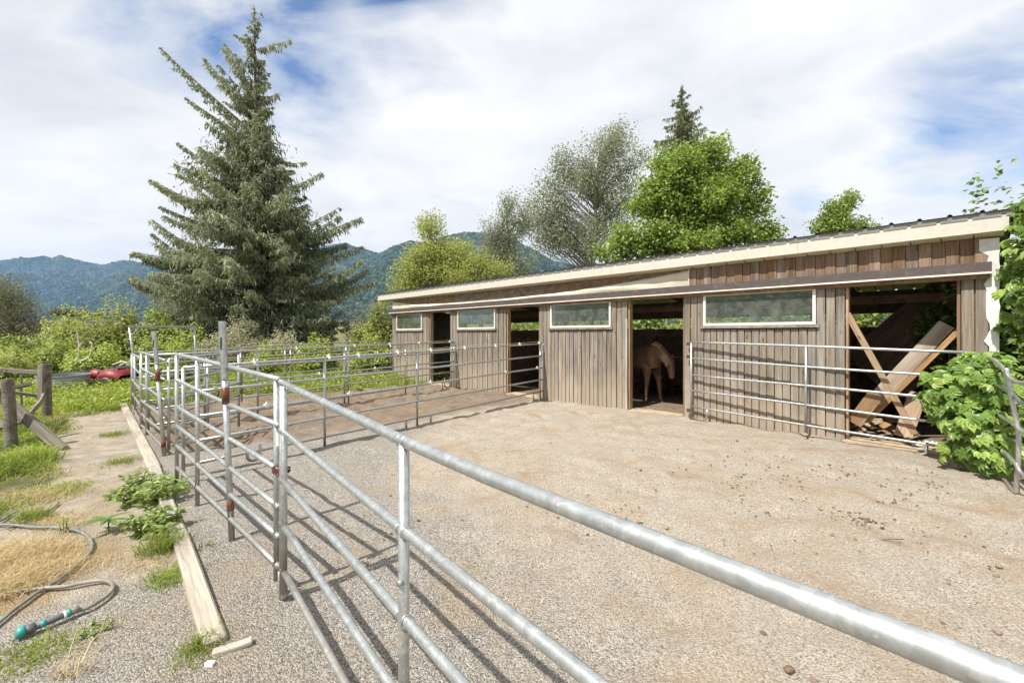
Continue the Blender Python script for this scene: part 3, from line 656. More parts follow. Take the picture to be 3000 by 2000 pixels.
for (f, s) in ((-.03, -.15), (.17, .15), (-1.12, -.17), (-1.0, .17)):
    MB().tube([Hh(f + .01, s, .075), Hh(f + .04, s, 0.0)], [.048, .066], 10).build('hoof', M['hoof'], hr)
for s in (-1, 1): MB().box(Hh(.69, s * .085, .93), (.016, .012, .016)).build('eye', M['black'], hr)
tl = MB()
for j in range(14): tl.tube([Hh(-1.45, 0, 1.12), Hh(-1.56, random.uniform(-.03, .03), .95), Hh(-1.55, random.uniform(-.07, .07), .45)], [.03, .03, .008], 5)
tl.build('tail', M['mane'], hr)
bk = G(1970, 1160); mbk = MB().tube([bk + Vector((0, 0, .02)), bk + Vector((0, 0, .27))], [.13, .17], 16, caps=False); mbk.tube([bk + Vector((0, 0, .02)), bk + Vector((0, 0, .03))], .13, 16)
mbk.tube([bk + Vector((.17 * math.cos(a_), .17 * math.sin(a_), .27)) for a_ in np.linspace(0, 6.283, 17)], .008, 5)
tag(mbk.build('feed_bucket', M['black']), 'black feed bucket on the stall floor below the horse head', 'bucket')

# ================================================================== STEEL FENCE PANELS
RR = .0205
def V3(p): return np.array([p[0], p[1], p[2]])
def fence(name, label, cat, p0, p1, z0, z1, posts, mat=None, group='steel fence panels round the pens', r=RR, top_wob=None, bottom_post=0.0):
    """p0,p1 (x,y) ends; z0,z1 rail heights at the ends; posts = list of (s, lift, height over top rail)"""
    mat = mat or M['galv']; p0 = np.array(p0, float); p1 = np.array(p1, float)
    t = thing(name, label, cat, (p0[0], p0[1], float(gz(p0[1]))), group)
    at = lambda s: p0 + (p1 - p0) * s
    for i, (a, b_) in enumerate(zip(z0, z1)):
        ss_ = np.linspace(0, 1, 9); pts = []
        for s in ss_:
            q = at(s); zz_ = a + (b_ - a) * s + (.006 * math.sin(s * 5 + i * 2.1) if i else .004 * math.sin(s * 4))
            if top_wob and i < len(top_wob): zz_ = np.interp(s, top_wob[i][0], top_wob[i][1])
            pts.append((q[0], q[1], zz_))
        MB().tube(pts, r * (1.0 if i == 0 else .93), 14 if mat == M['galv_near'] else 10).build('rail', mat, t, True)
    for (s, lo, hi) in posts:
        q = at(s); zt = z0[0] + (z1[0] - z0[0]) * s + hi
        if top_wob: zt = np.interp(s, top_wob[0][0], top_wob[0][1]) + hi
        MB().tube([(q[0], q[1], float(gz(q[1])) - .03 + lo), (q[0], q[1], zt - .004)], r * .97, 14 if mat == M['galv_near'] else 10).build('post', mat, t, True)
        if mat == M['galv_near'] and 0 < s < .99:
            wd = MB(); dn = (p1 - p0) / np.linalg.norm(p1 - p0)
            for i, (a, b_) in enumerate(zip(z0, z1)):
                zz_ = a + (b_ - a) * s + (.006 * math.sin(s * 5 + i * 2.1) if i else .004 * math.sin(s * 4))
                if top_wob and i < len(top_wob): zz_ = np.interp(s, top_wob[i][0], top_wob[i][1])
                for sg in (-1, 1):
                    cc_ = np.array([q[0] + dn[0] * sg * r * 1.02, q[1] + dn[1] * sg * r * 1.02, zz_]); sd_ = np.array([-dn[1], dn[0], 0])
                    wd.tube([cc_ + (sd_ * math.cos(a_) + np.array([0, 0, 1]) * math.sin(a_)) * r * .98 + rng.normal(size=3) * .0008 for a_ in np.linspace(0, 6.283, 15)], .0042, 5, caps=False)
            o_ = wd.build('weld_beads', M['galv_dull'], t, True); o_['kind'] = 'stuff'
    return t
def u_foot(parent, p, d, w, h, mat, r=RR * .95):
    p = Vector(p); d = Vector((d[0], d[1], 0)).normalized(); pts = []
    for a_ in np.linspace(0, math.pi, 9): pts.append(p + d * (w / 2 - w / 2 * math.cos(a_)) + Vector((0, 0, w / 2 * .9 - w / 2 * .9 * math.sin(a_))))
    pts = [pts[0] + Vector((0, 0, h))] + pts + [pts[-1] + Vector((0, 0, h))]
    return MB().tube(pts, r, 12).build('foot', mat, parent, True)
def sleeve(parent, name, p0, p1, r, mat): return MB().tube([p0, p1], r, 14).build(name, mat, parent, True)

A0, A1 = (-3.80, 5.03), (-1.58, 3.01)
fa = fence('fence_panel', 'six-rail steel fence panel along the timber edging left of the chained post', 'fence panel', A0, A1,
           [1.490, 1.196, .906, .681, .457, .221], [1.467, 1.148, .851, .606, .394, .195], [(0, 0, 0), (.296, 0, 0), (.985, .1, 0)], M['galv_near'])
# foreground five-rail panel
dB = np.array([1.145, -1.36]); B0 = np.array([-1.545, 2.97]); 
fb = fence('fence_panel', 'five-rail steel fence panel running from the chained post out under the camera', 'fence panel', B0, B0 + dB * 2.06,
           [1.45, 1.127, .812, .518, .214], [1.465, 1.09, .76, .42, .13], [(.010, 0, 0), (.49, 0, 0), (.995, .05, 0)], M['galv_near'],
           top_wob=[([0, .43, .49, .67, .81, 1], [1.45, 1.43, 1.424, 1.43, 1.452, 1.466])])
q2 = B0 + dB * .045
MB().tube([(q2[0], q2[1], 1.43), (q2[0], q2[1], .08)], RR * .95, 14).build('post', M['galv_near'], fb, True)
u_foot(fb, (B0[0] - .012, B0[1] + .02, .035), dB, .10, .1, M['galv_near'])
qm = B0 + dB * 2.06 * .49
MB().tube([(qm[0] - .001, qm[1] - .012, .925), (qm[0] - .016, qm[1] - .024, .925)], .011, 10).build('bolt', M['galv_dull'], fb, True)
# weld collars where rails meet the posts
for z_ in (1.094, .772): MB().tube([(qm[0] - .012, qm[1] + .02, z_ + .003), (qm[0] + .02, qm[1] - .02, z_)], .0222, 14).build('weld_collar', M['galv_near'], fb, True)
ch = MB()
for k, zc in enumerate((.862, .848, .874)):
    cc = Vector((B0[0] - .005, B0[1] + .012, zc)); n_ = 15
    for i in range(n_):
        a_ = i / n_ * 6.283; p = cc + Vector((math.cos(a_) * .052, math.sin(a_) * .040, .006 * math.sin(a_ * 2 + k))); d_ = Vector((-math.sin(a_), math.cos(a_), .2 * math.sin(i * 3))).normalized()
        side = Vector((0, 0, 1)) if i % 2 else d_.cross(Vector((0, 0, 1))).normalized()
        ring = [p + d_ * .013 * math.cos(b_) + side * .008 * math.sin(b_) for b_ in np.linspace(0, 6.283, 9)]
        ch.tube(ring, .0027, 5, caps=False)
tag(ch.build('chain', M['chain']), 'rusty chain wrapped round the post where two fence panels meet', 'chain')
tag(MB().box((B0[0] - .045, B0[1] + .05, 1.06), (.010, .016, .045)).build('insulator_block', M['white']), 'white plastic block fixed behind the chained fence post', 'insulator')

def tall_post(label, base, top, rust):
    t = thing('gate_post', label, 'gate post', tuple(base), 'tall leaning gate posts'); base = Vector(base); top = Vector(top)
    f = lambda s: base.lerp(top, s)
    L = (top - base).length
    MB().tube([f(0) - Vector((0, 0, .05)), f(.74)], .0245, 16).build('post', M['galv_near'], t, True)
    mb = MB(); mb.tube([f(.735), f(1.0)], .0285, 16, caps=False); mb.tube([f(.735), f(.995)], .0255, 16, caps=False); mb.build('upper_sleeve', M['galv_near'], t, True)
    MB().box(f(.90) + Vector((.0, -.0285, 0)), (.006, .002, .05)).build('slot', M['black'], t)
    for (a_, b_) in rust: sleeve(t, 'hinge_sleeve', f(a_), f(b_), .0285, M['rust'])
    return t
b1 = G(680, 1583); tp1 = tall_post('nearer tall leaning gate post with rusty sleeves, in front of the timber edging', b1, Vector(((651 - 1500) / F * b1.y, b1.y, 1.85 + .01 * b1.y / 3)), [(.625, .70), (.14, .185)])
b2 = G(482, 1335); tp2 = tall_post('farther tall leaning gate post with a rusty sleeve halfway up', b2, Vector(((451 - 1500) / F * b2.y, b2.y, 1.85 - 25 / F * b2.y)), [(.60, .70), (.07, .13)])

C0 = (b2.x, b2.y); C1 = ((414 - 1500) / F * 7.85, 7.85); C1b = ((434 - 1500) / F * 7.5, 7.5); C2 = ((386 - 1500) / F * 10.3, 10.3)
fc = fence('fence_panel', 'six-rail steel panel just beyond the farther tall gate post', 'fence panel', C0, C1, [1.33, 1.06, .79, .53, .33, .13], [1.33, 1.04, .76, .48, .24, .04], [(.72, 0, -.02), (1, 0, 0)])
fc2 = fence('fence_panel', 'farthest steel panel of the left fence line, ending at the overhead gate frame', 'fence panel', C1, C2, [1.21, .93, .64, .34, .08], [1.135, .86, .55, .24, -.05], [(.05, 0, 0), (.62, 0, 0), (.94, 0, 0), (1, 0, .0)])
def on_line(px, a, b):
    r_ = (px - 1500) / F; a = np.array(a); b = np.array(b); d = b - a; s = (a[0] - r_ * a[1]) / (r_ * d[1] - d[0]); return s
def divider(label, a, b, za, zb, pxs, feet=(), ins=(), mat=None, wire=True):
    t = fence('pen_divider', label, 'fence panel', a, b, za, zb, [(on_line(px, a, b), 0 if i not in (1,) else 0, 0) for i, px in enumerate(pxs)], mat or M['galv'], 'steel dividers between the pens')
    a = np.array(a); b = np.array(b)
    for px in feet:
        s = on_line(px, a, b); q = a + (b - a) * s; zb_ = za[-1] + (zb[-1] - za[-1]) * s
        MB().tube([(q[0], q[1], float(gz(q[1])) - .02), (q[0], q[1], zb_)], RR * .9, 8).build('foot', M['galv'], t, True)
    for s, k in ins:
        q = a + (b - a) * s; z_ = za[k] + (zb[k] - za[k]) * s
        MB().tube([(q[0], q[1], z_ + .0), (q[0], q[1], z_ + .062)], .012, 8).box((q[0], q[1], z_ + .01), (.03, .026, .022)).build('insulator', M['white'], t)
    if wire:
        pts = []
        for s in np.linspace(.03, .99, 24):
            q = a + (b - a) * s; pts.append((q[0], q[1], za[0] + (zb[0] - za[0]) * s + .065 - .02 * abs(math.sin(s * 9.4))))
        MB().tube(pts, .0028, 4).build('electric_wire', M['wire'], t)
    return t
D1a = ((536 - 1500) / F * 5.22, 5.22); W_ = onw(1588, 1100, .06); D1b = (W_.x, W_.y)
d1 = divider('nearest pen divider reaching the stable wall between the second and third windows', D1a, D1b, [1.32, 1.02, .73, .43, .16], [1.306, .985, .67, .37, .06], [537, 951, 1222, 1583, 1591],
             (1190, 1262, 1563), [(.02, 0), (.10, 0), (.235, 0), (.30, 0), (.40, 0), (.50, 0), (.62, 0), (.75, 0), (.87, 0), (.98, 0), (.12, 2), (.28, 2), (.5, 2), (.8, 2), (.97, 2)])
u_foot(d1, (D1a[0] + .42, D1a[1] + .56, .04), (np.array(D1b) - np.array(D1a)), .16, .12, M['galv'])
D2a = C1b; W_ = onw(1331, 1080, .08); D2b = (W_.x, W_.y)
d2 = divider('middle pen divider reaching the stable wall beside the second window', D2a, D2b, [1.30, 1.0, .70, .38, .10], [1.23, .92, .61, .29, .0], [434, 600, 755, 1009, 1021, 1188, 1322, 1330],
             (1296,), [(.15, 0), (.33, 0), (.52, 0), (.66, 0), (.8, 0), (.97, 0), (.6, 2), (.4, 2)])
u_foot(d2, (D2b[0] - .25, D2b[1] - .42, -.19), (np.array(D2b) - np.array(D2a)), .28, .2, M['galv'])
D3a = C2; W_ = onw(1146, 1080, .05); D3b = (W_.x - .02, W_.y + .02)
d3 = divider('farthest pen divider reaching the left end of the stable', D3a, D3b, [1.14, .86, .57, .28, -.02], [1.18, .89, .6, .31, .02], [390, 571, 640, 705, 835, 851, 1014, 1145], wire=False)
ge = fence('pen_gate', 'open six-rail steel gate swung inward from the farther tall gate post', 'gate', (b2.x + .02, b2.y + .05), (-4.74, 7.70), [1.335, 1.03, .78, .56, .36, .14], [1.34, 1.06, .80, .60, .42, .24], [(0, .1, 0), (.5, .2, -.01), (1, .1, .02)], group='swinging steel gates')
lk = MB()
for k in range(11):
    cc = Vector((-4.70, 7.72, .95 - k * .045)); sd_ = Vector((1, 0, 0)) if k % 2 else Vector((0, 1, 0))
    lk.tube([cc + Vector((0, 0, .03 * math.cos(b_))) + sd_ * .014 * math.sin(b_) for b_ in np.linspace(0, 6.283, 9)], .005, 5, caps=False)
tag(lk.build('chain', M['chain']), 'rusty chain hanging from the end of the open pen gate', 'chain')
fe = fence('pen_gate', 'six-rail steel gate across the left pen between the two leaning posts', 'gate', (D1a[0] - .1, D1a[1] + .12), (b2.x + .1, b2.y - .12), [1.33, 1.05, .80, .58, .37, .14], [1.335, 1.06, .80, .55, .35, .13], [(0, .05, 0), (.95, .1, 0)], group='swinging steel gates') if False else None

# overhead gate frame
gt = thing('overhead_gate', 'tall steel gate frame with overhead bar and corner braces at the far left pen', 'gate frame', (C2[0], C2[1], float(gz(C2[1]))))
pA = P(379, 960, 10.3); pB = P(570, 953, 11.55)
MB().tube([(pA.x, pA.y, float(gz(pA.y))), (P(392, 1035, 10.3).x, 10.3, 1.13), pA][::1] and [Vector((P(396, 1188, 10.3).x, 10.3, -.12)), P(389, 1035, 10.3), pA], .024, 10).build('post', M['galv'], gt, True)
MB().tube([Vector((P(574, 1160, 11.55).x, 11.55, -.16)), P(572, 1040, 11.55), P(570, 962, 11.55)], .024, 10).build('post', M['galv'], gt, True)
MB().box((pA + pB) / 2, ((pB - pA).length / 2 + .02, .022, .022), Quaternion((0, 0, 1), math.atan2(pB.y - pA.y, pB.x - pA.x)).to_matrix()).build('overhead_bar', M['galv'], gt)
dA = (pB - pA).normalized()
MB().tube([pA + dA * .17 - Vector((0, 0, .02)), pA + dA * .03 - Vector((0, 0, .2))], .016, 6).build('corner_brace', M['galv'], gt)
MB().tube([pB - dA * .2 - Vector((0, 0, .02)), pB - dA * .02 - Vector((0, 0, .2))], .016, 6).build('corner_brace', M['galv'], gt)

# gate panel standing along the stable front
Ga, Gb = (3.53, 8.74), (5.99, 5.80)
gg = fence('fence_panel', 'five-rail steel panel standing in front of the fourth window and the broken bay', 'fence panel', Ga, Gb, [1.466, 1.145, .825, .515, .20], [1.462, 1.13, .82, .50, .17], [(0, 0, 0), (on_line(2361, Ga, Gb), .1, 0), (.985, 0, 0)], M['galv_near'])
dg = (np.array(Gb) - np.array(Ga)); dg /= np.linalg.norm(dg); g0 = np.array(Ga)
zf = float(gz(Ga[1])) + .03
pts = [(*(g0 + dg * .0), zf), (*(g0 + dg * .22), zf)] + [(*(g0 + dg * (.22 + .1 * math.sin(a_))), zf + .1 - .1 * math.cos(a_)) for a_ in np.linspace(.2, 1.57, 6)] + [(*(g0 + dg * .32), .2)]
MB().tube(pts, RR * .9, 10).build('foot', M['galv_near'], gg, True)
g1 = np.array(Gb) - dg * .42
MB().tube([(*g1, .18), (*g1, .06), (*(g1 - dg * .05), .02), (*(g1 - dg * .14), .02)], RR * .95, 10).build('foot', M['galv_near'], gg, True)
for z_ in (1.43, 1.18, .12): MB().box((g0[0] - .035, g0[1] + .03, z_), (.035, .03, .03)).build('hinge', M['chain'], gg)
# bent panel turning the right corner
cp = thing('fence_panel', 'bent steel panel curving round the creeper at the right corner', 'fence panel', (5.4, 4.76, 0), 'steel fence panels round the pens')
def pl(*q): return [tuple(P(a_, b_, c_)) for a_, b_, c_ in q]
MB().tube(smooth_path(pl((2856, 1036, 5.78), (2895, 1046, 5.5), (2930, 1069, 5.1), (2955, 1104, 4.8), (2985, 1120, 4.6), (3060, 1122, 4.3), (3180, 1122, 4.0))), RR * 1.05, 12).build('rail', M['galv_near'], cp, True)
for (ya, yb, yc, yd) in ((1108, 1158, 1185, 1215), (1200, 1240, 1268, 1300), (1275, 1350, 1392, 1430), (1340, 1440, 1490, 1545)):
    MB().tube(smooth_path(pl((2895, ya, 5.55), (2968, yb, 4.82), (3000, yc, 4.62), (3090, yd, 4.2))), RR * .95, 10).build('rail', M['galv_near'], cp, True)
MB().tube(smooth_path(pl((2948, 1078, 4.85), (2962, 1160, 4.80), (2984, 1280, 4.76), (2976, 1450, 4.76))), RR * 1.05, 12).build('post', M['galv_near'], cp, True)
MB().tube(smooth_path([P(2860, 1036, 5.78), Vector((P(2860, 1036, 5.78).x, 5.78, 0.0))]), RR, 10).build('post', M['galv_near'], cp, True)

# ================================================================== EDGING, WOODEN FENCE, HOSE
edg = [G(360, 1187), G(452, 1374), G(521, 1568), G(568, 1690), G(636, 1893)]
for i, (a_, b_, lb) in enumerate(((edg[0], edg[1], 'farthest bleached edging timber, running up to the overhead gate frame'), (edg[1], edg[2], 'middle edging timber with weeds growing over it'), (edg[2], edg[4], 'nearest bleached edging timber with cracks and dark specks'))):
    d_ = (b_ - a_).normalized(); o = plank('edging_timber', a_ + d_ * .008 + Vector((0, 0, .006)), b_ - d_ * .008 + Vector((0, 0, .004)), .115 if i else .13, .10, (0, 0, 1), M['timber'], None, .014, wob=.008)
    tag(o, lb, 'timber', 'timbers edging the path')
e1 = G(622, 1918, .01); plank_o = plank('timber_chip', e1, e1 + Vector((.17, .09, .01)), .05, .03, (0, 0, 1), M['timber'], None, .006, wob=.004); tag(plank_o, 'short broken timber piece at the near end of the edging', 'timber piece')
# paddock fence on the left
wf = thing('wooden_fence', 'old wooden paddock fence with round posts, sagging rails and a brace', 'fence', tuple(G(31, 1317)))
f1 = G(34, 1318); f2 = G(138, 1224)
MB().tube([f1 - Vector((0, 0, .1)), f1 + Vector((-.03, 0, .55)), f1 + Vector((-.06, 0, 1.03))], [.072, .07, .068], 18).build('post', M['rot_wood'], wf, False)
MB().tube([f2 - Vector((0, 0, .1)), f2 + Vector((-.01, 0, .55)), f2 + Vector((-.02, 0, 1.08))], [.078, .076, .073], 18).build('post', M['rot_wood'], wf, False)
def P2(px, py, Y): return P(px, py, Y)
plank('board', P2(118, 1166, 8.62), P2(120, 1069, 8.7), .10, .035, (0, -1, 0), M['rot_wood'], wf)
plank('rail', P2(-140, 1072, 8.6), P2(116, 1091, 8.74), .075, .05, (0, -1, 0), M['rot_wood'], wf, wob=.01)
plank('rail', P2(-60, 1158, 6.4), P2(88, 1126, 7.1), .09, .045, (0, -1, 0), M['rot_wood'], wf, wob=.01)
plank('rail', P2(45, 1150, 8.5), P2(118, 1160, 8.68), .06, .04, (0, -1, 0), M['rot_wood'], wf)
plank('rail', P2(-70, 1268, 6.3), P2(76, 1226, 6.9), .11, .045, (0, -1, 0), M['rot_wood'], wf, wob=.012)
bent = smooth_path([P2(76, 1228, 6.95), P2(98, 1200, 7.4), P2(117, 1178, 7.9), P2(126, 1158, 8.5)], 5)
mb = MB(); Vb = []
for p in bent: Vb += [p + Vector((0, .022, .045)), p + Vector((0, -.022, .045)), p + Vector((0, -.022, -.045)), p + Vector((0, .022, -.045))]
F4 = [[i * 4 + j, i * 4 + (j + 1) % 4, (i + 1) * 4 + (j + 1) % 4, (i + 1) * 4 + j] for i in range(len(bent) - 1) for j in range(4)]
mb.add([tuple(v) for v in Vb], F4 + [[3, 2, 1, 0], [len(Vb) - 4, len(Vb) - 3, len(Vb) - 2, len(Vb) - 1]]); mb.build('bent_rail', M['rot_wood'], wf)
plank('brace', P2(-10, 1148, 6.75), G(187, 1318, .0), .125, .085, (0, -1, .3), M['rot_wood'], wf)
plank('stub_post', P2(62, 1195, 8.9), P2(62, 1098, 8.9), .035, .03, (0, -1, 0), M['rot_wood'], wf)
ring = smooth_path([P2(12 + 8 * math.cos(a_), 1087 + 7 * math.sin(a_), 8.5) for a_ in np.linspace(0, 6.283, 12)], 2)
tag(MB().tube(ring, .006, 5, caps=False).build('wire_loop', M['black']), 'dark wire loop hung round the top rail of the wooden fence', 'wire')

def EC(cx, cy, dz=.018): return G(cx / 2.851, 1450 + cy / 2.851, dz)
def hose(label, pts, r, mat, name='hose'):
    p = smooth_path([EC(*q, dz=r * .8 + .016) for q in pts], 7)
    return tag(MB().tube(p, r, 10).build(name, mat, None, True), label, 'hose', 'garden hoses on the path')
hose('grey and turquoise hose curving round the dry grass patch', [(-160, 262), (0, 268), (140, 275), (300, 292), (430, 290), (560, 300), (660, 325), (735, 370), (768, 430), (752, 500), (700, 560), (640, 612), (560, 680), (480, 740), (400, 790), (300, 850), (200, 925), (100, 1000), (0, 1085), (-90, 1160)], .0115, M['hose'])
hose('tan hose ending in the dark pipe, looping over the gravel', [(-150, 880), (0, 858), (150, 835), (250, 818), (400, 803), (560, 790), (660, 768), (760, 750), (850, 742), (915, 755), (942, 785), (930, 830), (880, 880), (800, 935), (740, 968), (665, 995)], .0125, M['hosetan'])
hose('short dark hose piece lying in the grass farthest along the path', [(-60, 262), (20, 225), (90, 178), (160, 150)], .010, M['hose'])
hose('thin turquoise hose end emerging from the green tuft', [(60, 300), (170, 255), (290, 200), (380, 160), (440, 125), (490, 80)], .010, M['hose'])
dp = thing('pipe_wand', 'dark pipe with turquoise cap and band at the end of the tan hose', 'pipe', tuple(EC(250, 1170)))
pe = lambda a_, b_: EC(a_, b_, dz=.036)
sleeve(dp, 'pipe', pe(655, 998), pe(240, 1172), .0185, M['pipe']); sleeve(dp, 'coupling', pe(662, 993), pe(560, 1035), .0225, M['hosetan']); sleeve(dp, 'band', pe(590, 1024), pe(556, 1038), .0235, M['teal'])
sleeve(dp, 'collar', pe(552, 1040), pe(528, 1050), .0235, M['white']); sleeve(dp, 'label', pe(385, 1112), pe(332, 1134), .0192, M['teal']); sleeve(dp, 'head', pe(290, 1150), pe(190, 1188), .027, M['pipe'])
MB().tube([pe(215, 1180), pe(190, 1189), pe(150, 1200), pe(140, 1202)], [.028, .034, .033, .022], 16).build('cap', M['teal'], dp, True)
tag(MB().box(G(615, 1950, .012), (.022, .013, .009)).build('white_scrap', M['white']), 'small white translucent scrap by the near end of the edging timber', 'stone')  # a translucent scrap, built as a plain white block

# ================================================================== TANK, QUAD BIKE
tk = thing('water_tank', 'low round grey steel stock tank sunk in the grass', 'tank', tuple(G(190, 1136)))
tc0 = P(186, 1130, 14.2); tc0.z = float(gz(14.2)); tr_, th_ = .62, .40
mb = MB()
prof = [(tr_, -.05), (tr_, .04)] + [(tr_ + .006 * (k % 2), .04 + k * .035) for k in range(10)] + [(tr_ + .018, th_), (tr_ + .018, th_ + .02), (tr_ - .012, th_ + .02), (tr_ - .012, .12)]
seg = 40; V = []
for (r_, z_) in prof:
    for a_ in np.linspace(0, 2 * math.pi, seg, endpoint=False): V.append((tc0.x + r_ * math.cos(a_) * 1.0, tc0.y + r_ * math.sin(a_), tc0.z + z_))
F4 = [[i * seg + j, i * seg + (j + 1) % seg, (i + 1) * seg + (j + 1) % seg, (i + 1) * seg + j] for i in range(len(prof) - 1) for j in range(seg)]
mb.add(V, F4); mb.build('wall', M['tank'], tk)
mb = MB(); mb.tube([tc0 + Vector((0, 0, .28)), tc0 + Vector((0, 0, .29))], tr_ - .02, 32); mb.build('water', m_simple('tank_water', (.03, .04, .035), .08, var=.1), tk)

aY = 15.2; a0 = P(293, 1118, aY); a0.z = float(gz(aY))
qb = thing('quad_bike', 'red quad bike with black seat half hidden in tall grass', 'quad bike', tuple(a0))
def Q(x_, y_, z_): return a0 + Vector((x_, y_, z_ - .28))
def loft(name, secs, mat):      # secs: list of (x, half width, z low, z high)
    V = []; 
    for (x_, hw, zl, zh) in secs:
        for (yy, zz_) in ((-hw, zl), (-hw * 1.03, (zl + zh) / 2), (-hw * .8, zh), (0, zh + .02), (hw * .8, zh), (hw * 1.03, (zl + zh) / 2), (hw, zl)): V.append(tuple(Q(x_, yy, zz_)))
    n = len(secs); F4 = [[i * 7 + j, (i + 1) * 7 + j, (i + 1) * 7 + (j + 1) % 7, i * 7 + (j + 1) % 7] for i in range(n - 1) for j in range(7)]
    mb = MB(); mb.add(V, F4); mb.V[0]; me_o = mb.build(name, mat, qb, True); return me_o
loft('front_fender', [(-.98, .3, .50, .56), (-.9, .42, .40, .62), (-.6, .45, .42, .66), (-.35, .40, .40, .60), (-.22, .2, .38, .52)], M['red'])
loft('rear_fender', [(.10, .25, .45, .60), (.30, .38, .46, .74), (.55, .46, .50, .80), (.85, .47, .48, .76), (1.0, .42, .42, .60)], M['red'])
loft('fuel_tank', [(-.3, .16, .45, .66), (-.15, .18, .50, .78), (.05, .14, .50, .72)], M['red'])
loft('seat', [(-.02, .12, .62, .74), (.2, .16, .64, .76), (.5, .18, .70, .84), (.75, .17, .72, .86)], M['black'])
loft('chassis', [(-.7, .14, .22, .5), (0, .18, .2, .5), (.7, .14, .22, .5)], M['black'])
for x_ in (-.62, .62):
    for y_ in (-.42, .42):
        c_ = Q(x_, y_, .29); wv = []
        for (dy, r_) in ((-.11, .12), (-.12, .22), (-.09, .275), (0, .29), (.09, .275), (.12, .22), (.11, .12)): wv.append((c_ + Vector((0, dy, 0)), r_))
        MB().tube([w_[0] for w_ in wv], [w_[1] for w_ in wv], 22).build('wheel', M['black'], qb, True)
rk = MB()
for y_ in (-.3, -.1, .1, .3): rk.tube([Q(-1.0, y_, .70), Q(-.45, y_, .72)], .012, 6)
for x_ in (-1.0, -.72, -.45): rk.tube([Q(x_, -.32, .71), Q(x_, .32, .71)], .012, 6)
rk.build('front_rack', M['black'], qb)
rk = MB()
for y_ in (-.3, -.1, .1, .3): rk.tube([Q(.62, y_, .87), Q(1.1, y_, .86)], .012, 6)
for x_ in (.62, .86, 1.1): rk.tube([Q(x_, -.32, .865), Q(x_, .32, .865)], .012, 6)
rk.build('rear_rack', M['black'], qb)
MB().tube([Q(-.25, 0, .7), Q(-.32, 0, .86)], .025, 8).tube([Q(-.25, -.36, .92), Q(-.33, -.12, .86), Q(-.33, .12, .86), Q(-.25, .36, .92)], .016, 8).build('handlebar', M['black'], qb)

# ================================================================== STONES, DROPPINGS
def rock(c, r, mat, name, label=None, cat=None, sq=.65, grp=None):
    bm = bmesh.new(); bmesh.ops.create_icosphere(bm, subdivisions=2, radius=1)
    ph = [random.uniform(0, 9) for _ in range(3)]
    for v in bm.verts:
        k = 1 + .16 * math.sin(v.co.x * 3 + ph[0]) + .14 * math.sin(v.co.y * 4 + ph[1]) + .1 * math.sin(v.co.z * 5 + ph[2])
        v.co = Vector((v.co.x * r * 1.25 * k, v.co.y * r * k, v.co.z * r * sq * k))
    me = bpy.data.meshes.new(name); bm.to_mesh(me); bm.free(); o = link(name, me, mat); o.location = c; o.rotation_euler = (0, 0, random.uniform(0, 6))
    if label: tag(o, label, cat, grp)
    return o
cc = lambda a_, b_: G(2000 + a_ / 2.24, 1300 + b_ / 2.24)
for (a_, b_, r_, lb, mt) in ((2080, 806, .020, 'long grey stone farthest right of the upper pair on the sand', 'stone'), (2062, 868, .017, 'reddish stone just below the long grey stone', 'stone'), (1395, 885, .016, 'flat brown stone left of the near stones on open sand', 'stone'),
        (1490, 975, .015, 'small dark pitted stone beyond the top rail', 'dung'), (1710, 1185, .015, 'tan knobbly lump closest above the top rail at right', 'dung'), (2070, 1238, .019, 'orange-brown chip near the right picture edge', 'stone'), (1745, 890, .014, 'narrow brown stone right of the flat brown stone', 'stone'),
        (700, 1483, .022, 'round speckled lump lowest on the sand under the top rail', 'dung'), (860, 1550, .018, 'orange stone beside the round speckled lump', 'stone'), (990, 1425, .016, 'dark broken lump right of the round speckled lump', 'dung'), (980, 605, .02, 'largest dark lump out on the middle of the sand', 'dung'), (2215, 1420, .02, 'dark lump at the lower right picture edge', 'dung'), (525, 1240, .014, 'pale brown crumb left of the speckled lump', 'dung')):
    p = cc(a_, b_); p.z += r_ * .25; rock(p, r_, M[mt], 'stone', lb, 'stone', grp='loose stones on the sand')
tag(MB().tube(smooth_path([cc(1300, 640) + Vector((0, 0, .01)), cc(1360, 632) + Vector((0, 0, .012)), cc(1450, 632) + Vector((0, 0, .012))]), [.0045] * 17, 5).build('twig', M['bark']), 'thin dark twig lying on the sand near the right side', 'twig')
tag(MB().tube(smooth_path([G(878, 1437, .01), G(905, 1440, .02), G(922, 1462, .01)]), .003, 5).build('twig', M['driftwood']), 'small pale curved twig on the gravel behind the chained post', 'twig')
# droppings and crumbs, joined: nobody could count them
bm = bmesh.new(); V = []; Fq = []
ico = bmesh.new(); bmesh.ops.create_icosphere(ico, subdivisions=1, radius=1); iv = np.array([v.co[:] for v in ico.verts]); itf = np.array([[v.index for v in f.verts] for f in ico.faces]); ico.free(); bm.free()
def scatter(name, pts, rad, mat, squash=.6):
    n = len(pts); k = len(iv); rv = rng.uniform(.6, 1.3, (n, k, 1)); sc = rng.uniform(.5, 1.0, (n, 1, 3)) * np.array([1.3, 1, squash]); ang = rng.uniform(0, 6.28, n)
    Vv = iv[None] * rv * sc * np.asarray(rad)[:, None, None]; cs, sn = np.cos(ang)[:, None], np.sin(ang)[:, None]
    Vr = np.stack([Vv[..., 0] * cs - Vv[..., 1] * sn, Vv[..., 0] * sn + Vv[..., 1] * cs, Vv[..., 2]], -1) + np.asarray(pts)[:, None, :]
    Fi = (itf[None] + (np.arange(n) * k)[:, None, None]).reshape(-1, 3)
    o = link(name, mesh_np(name, Vr.reshape(-1, 3), Fi), mat); o['kind'] = 'stuff'; return o
pp = []; rd = []
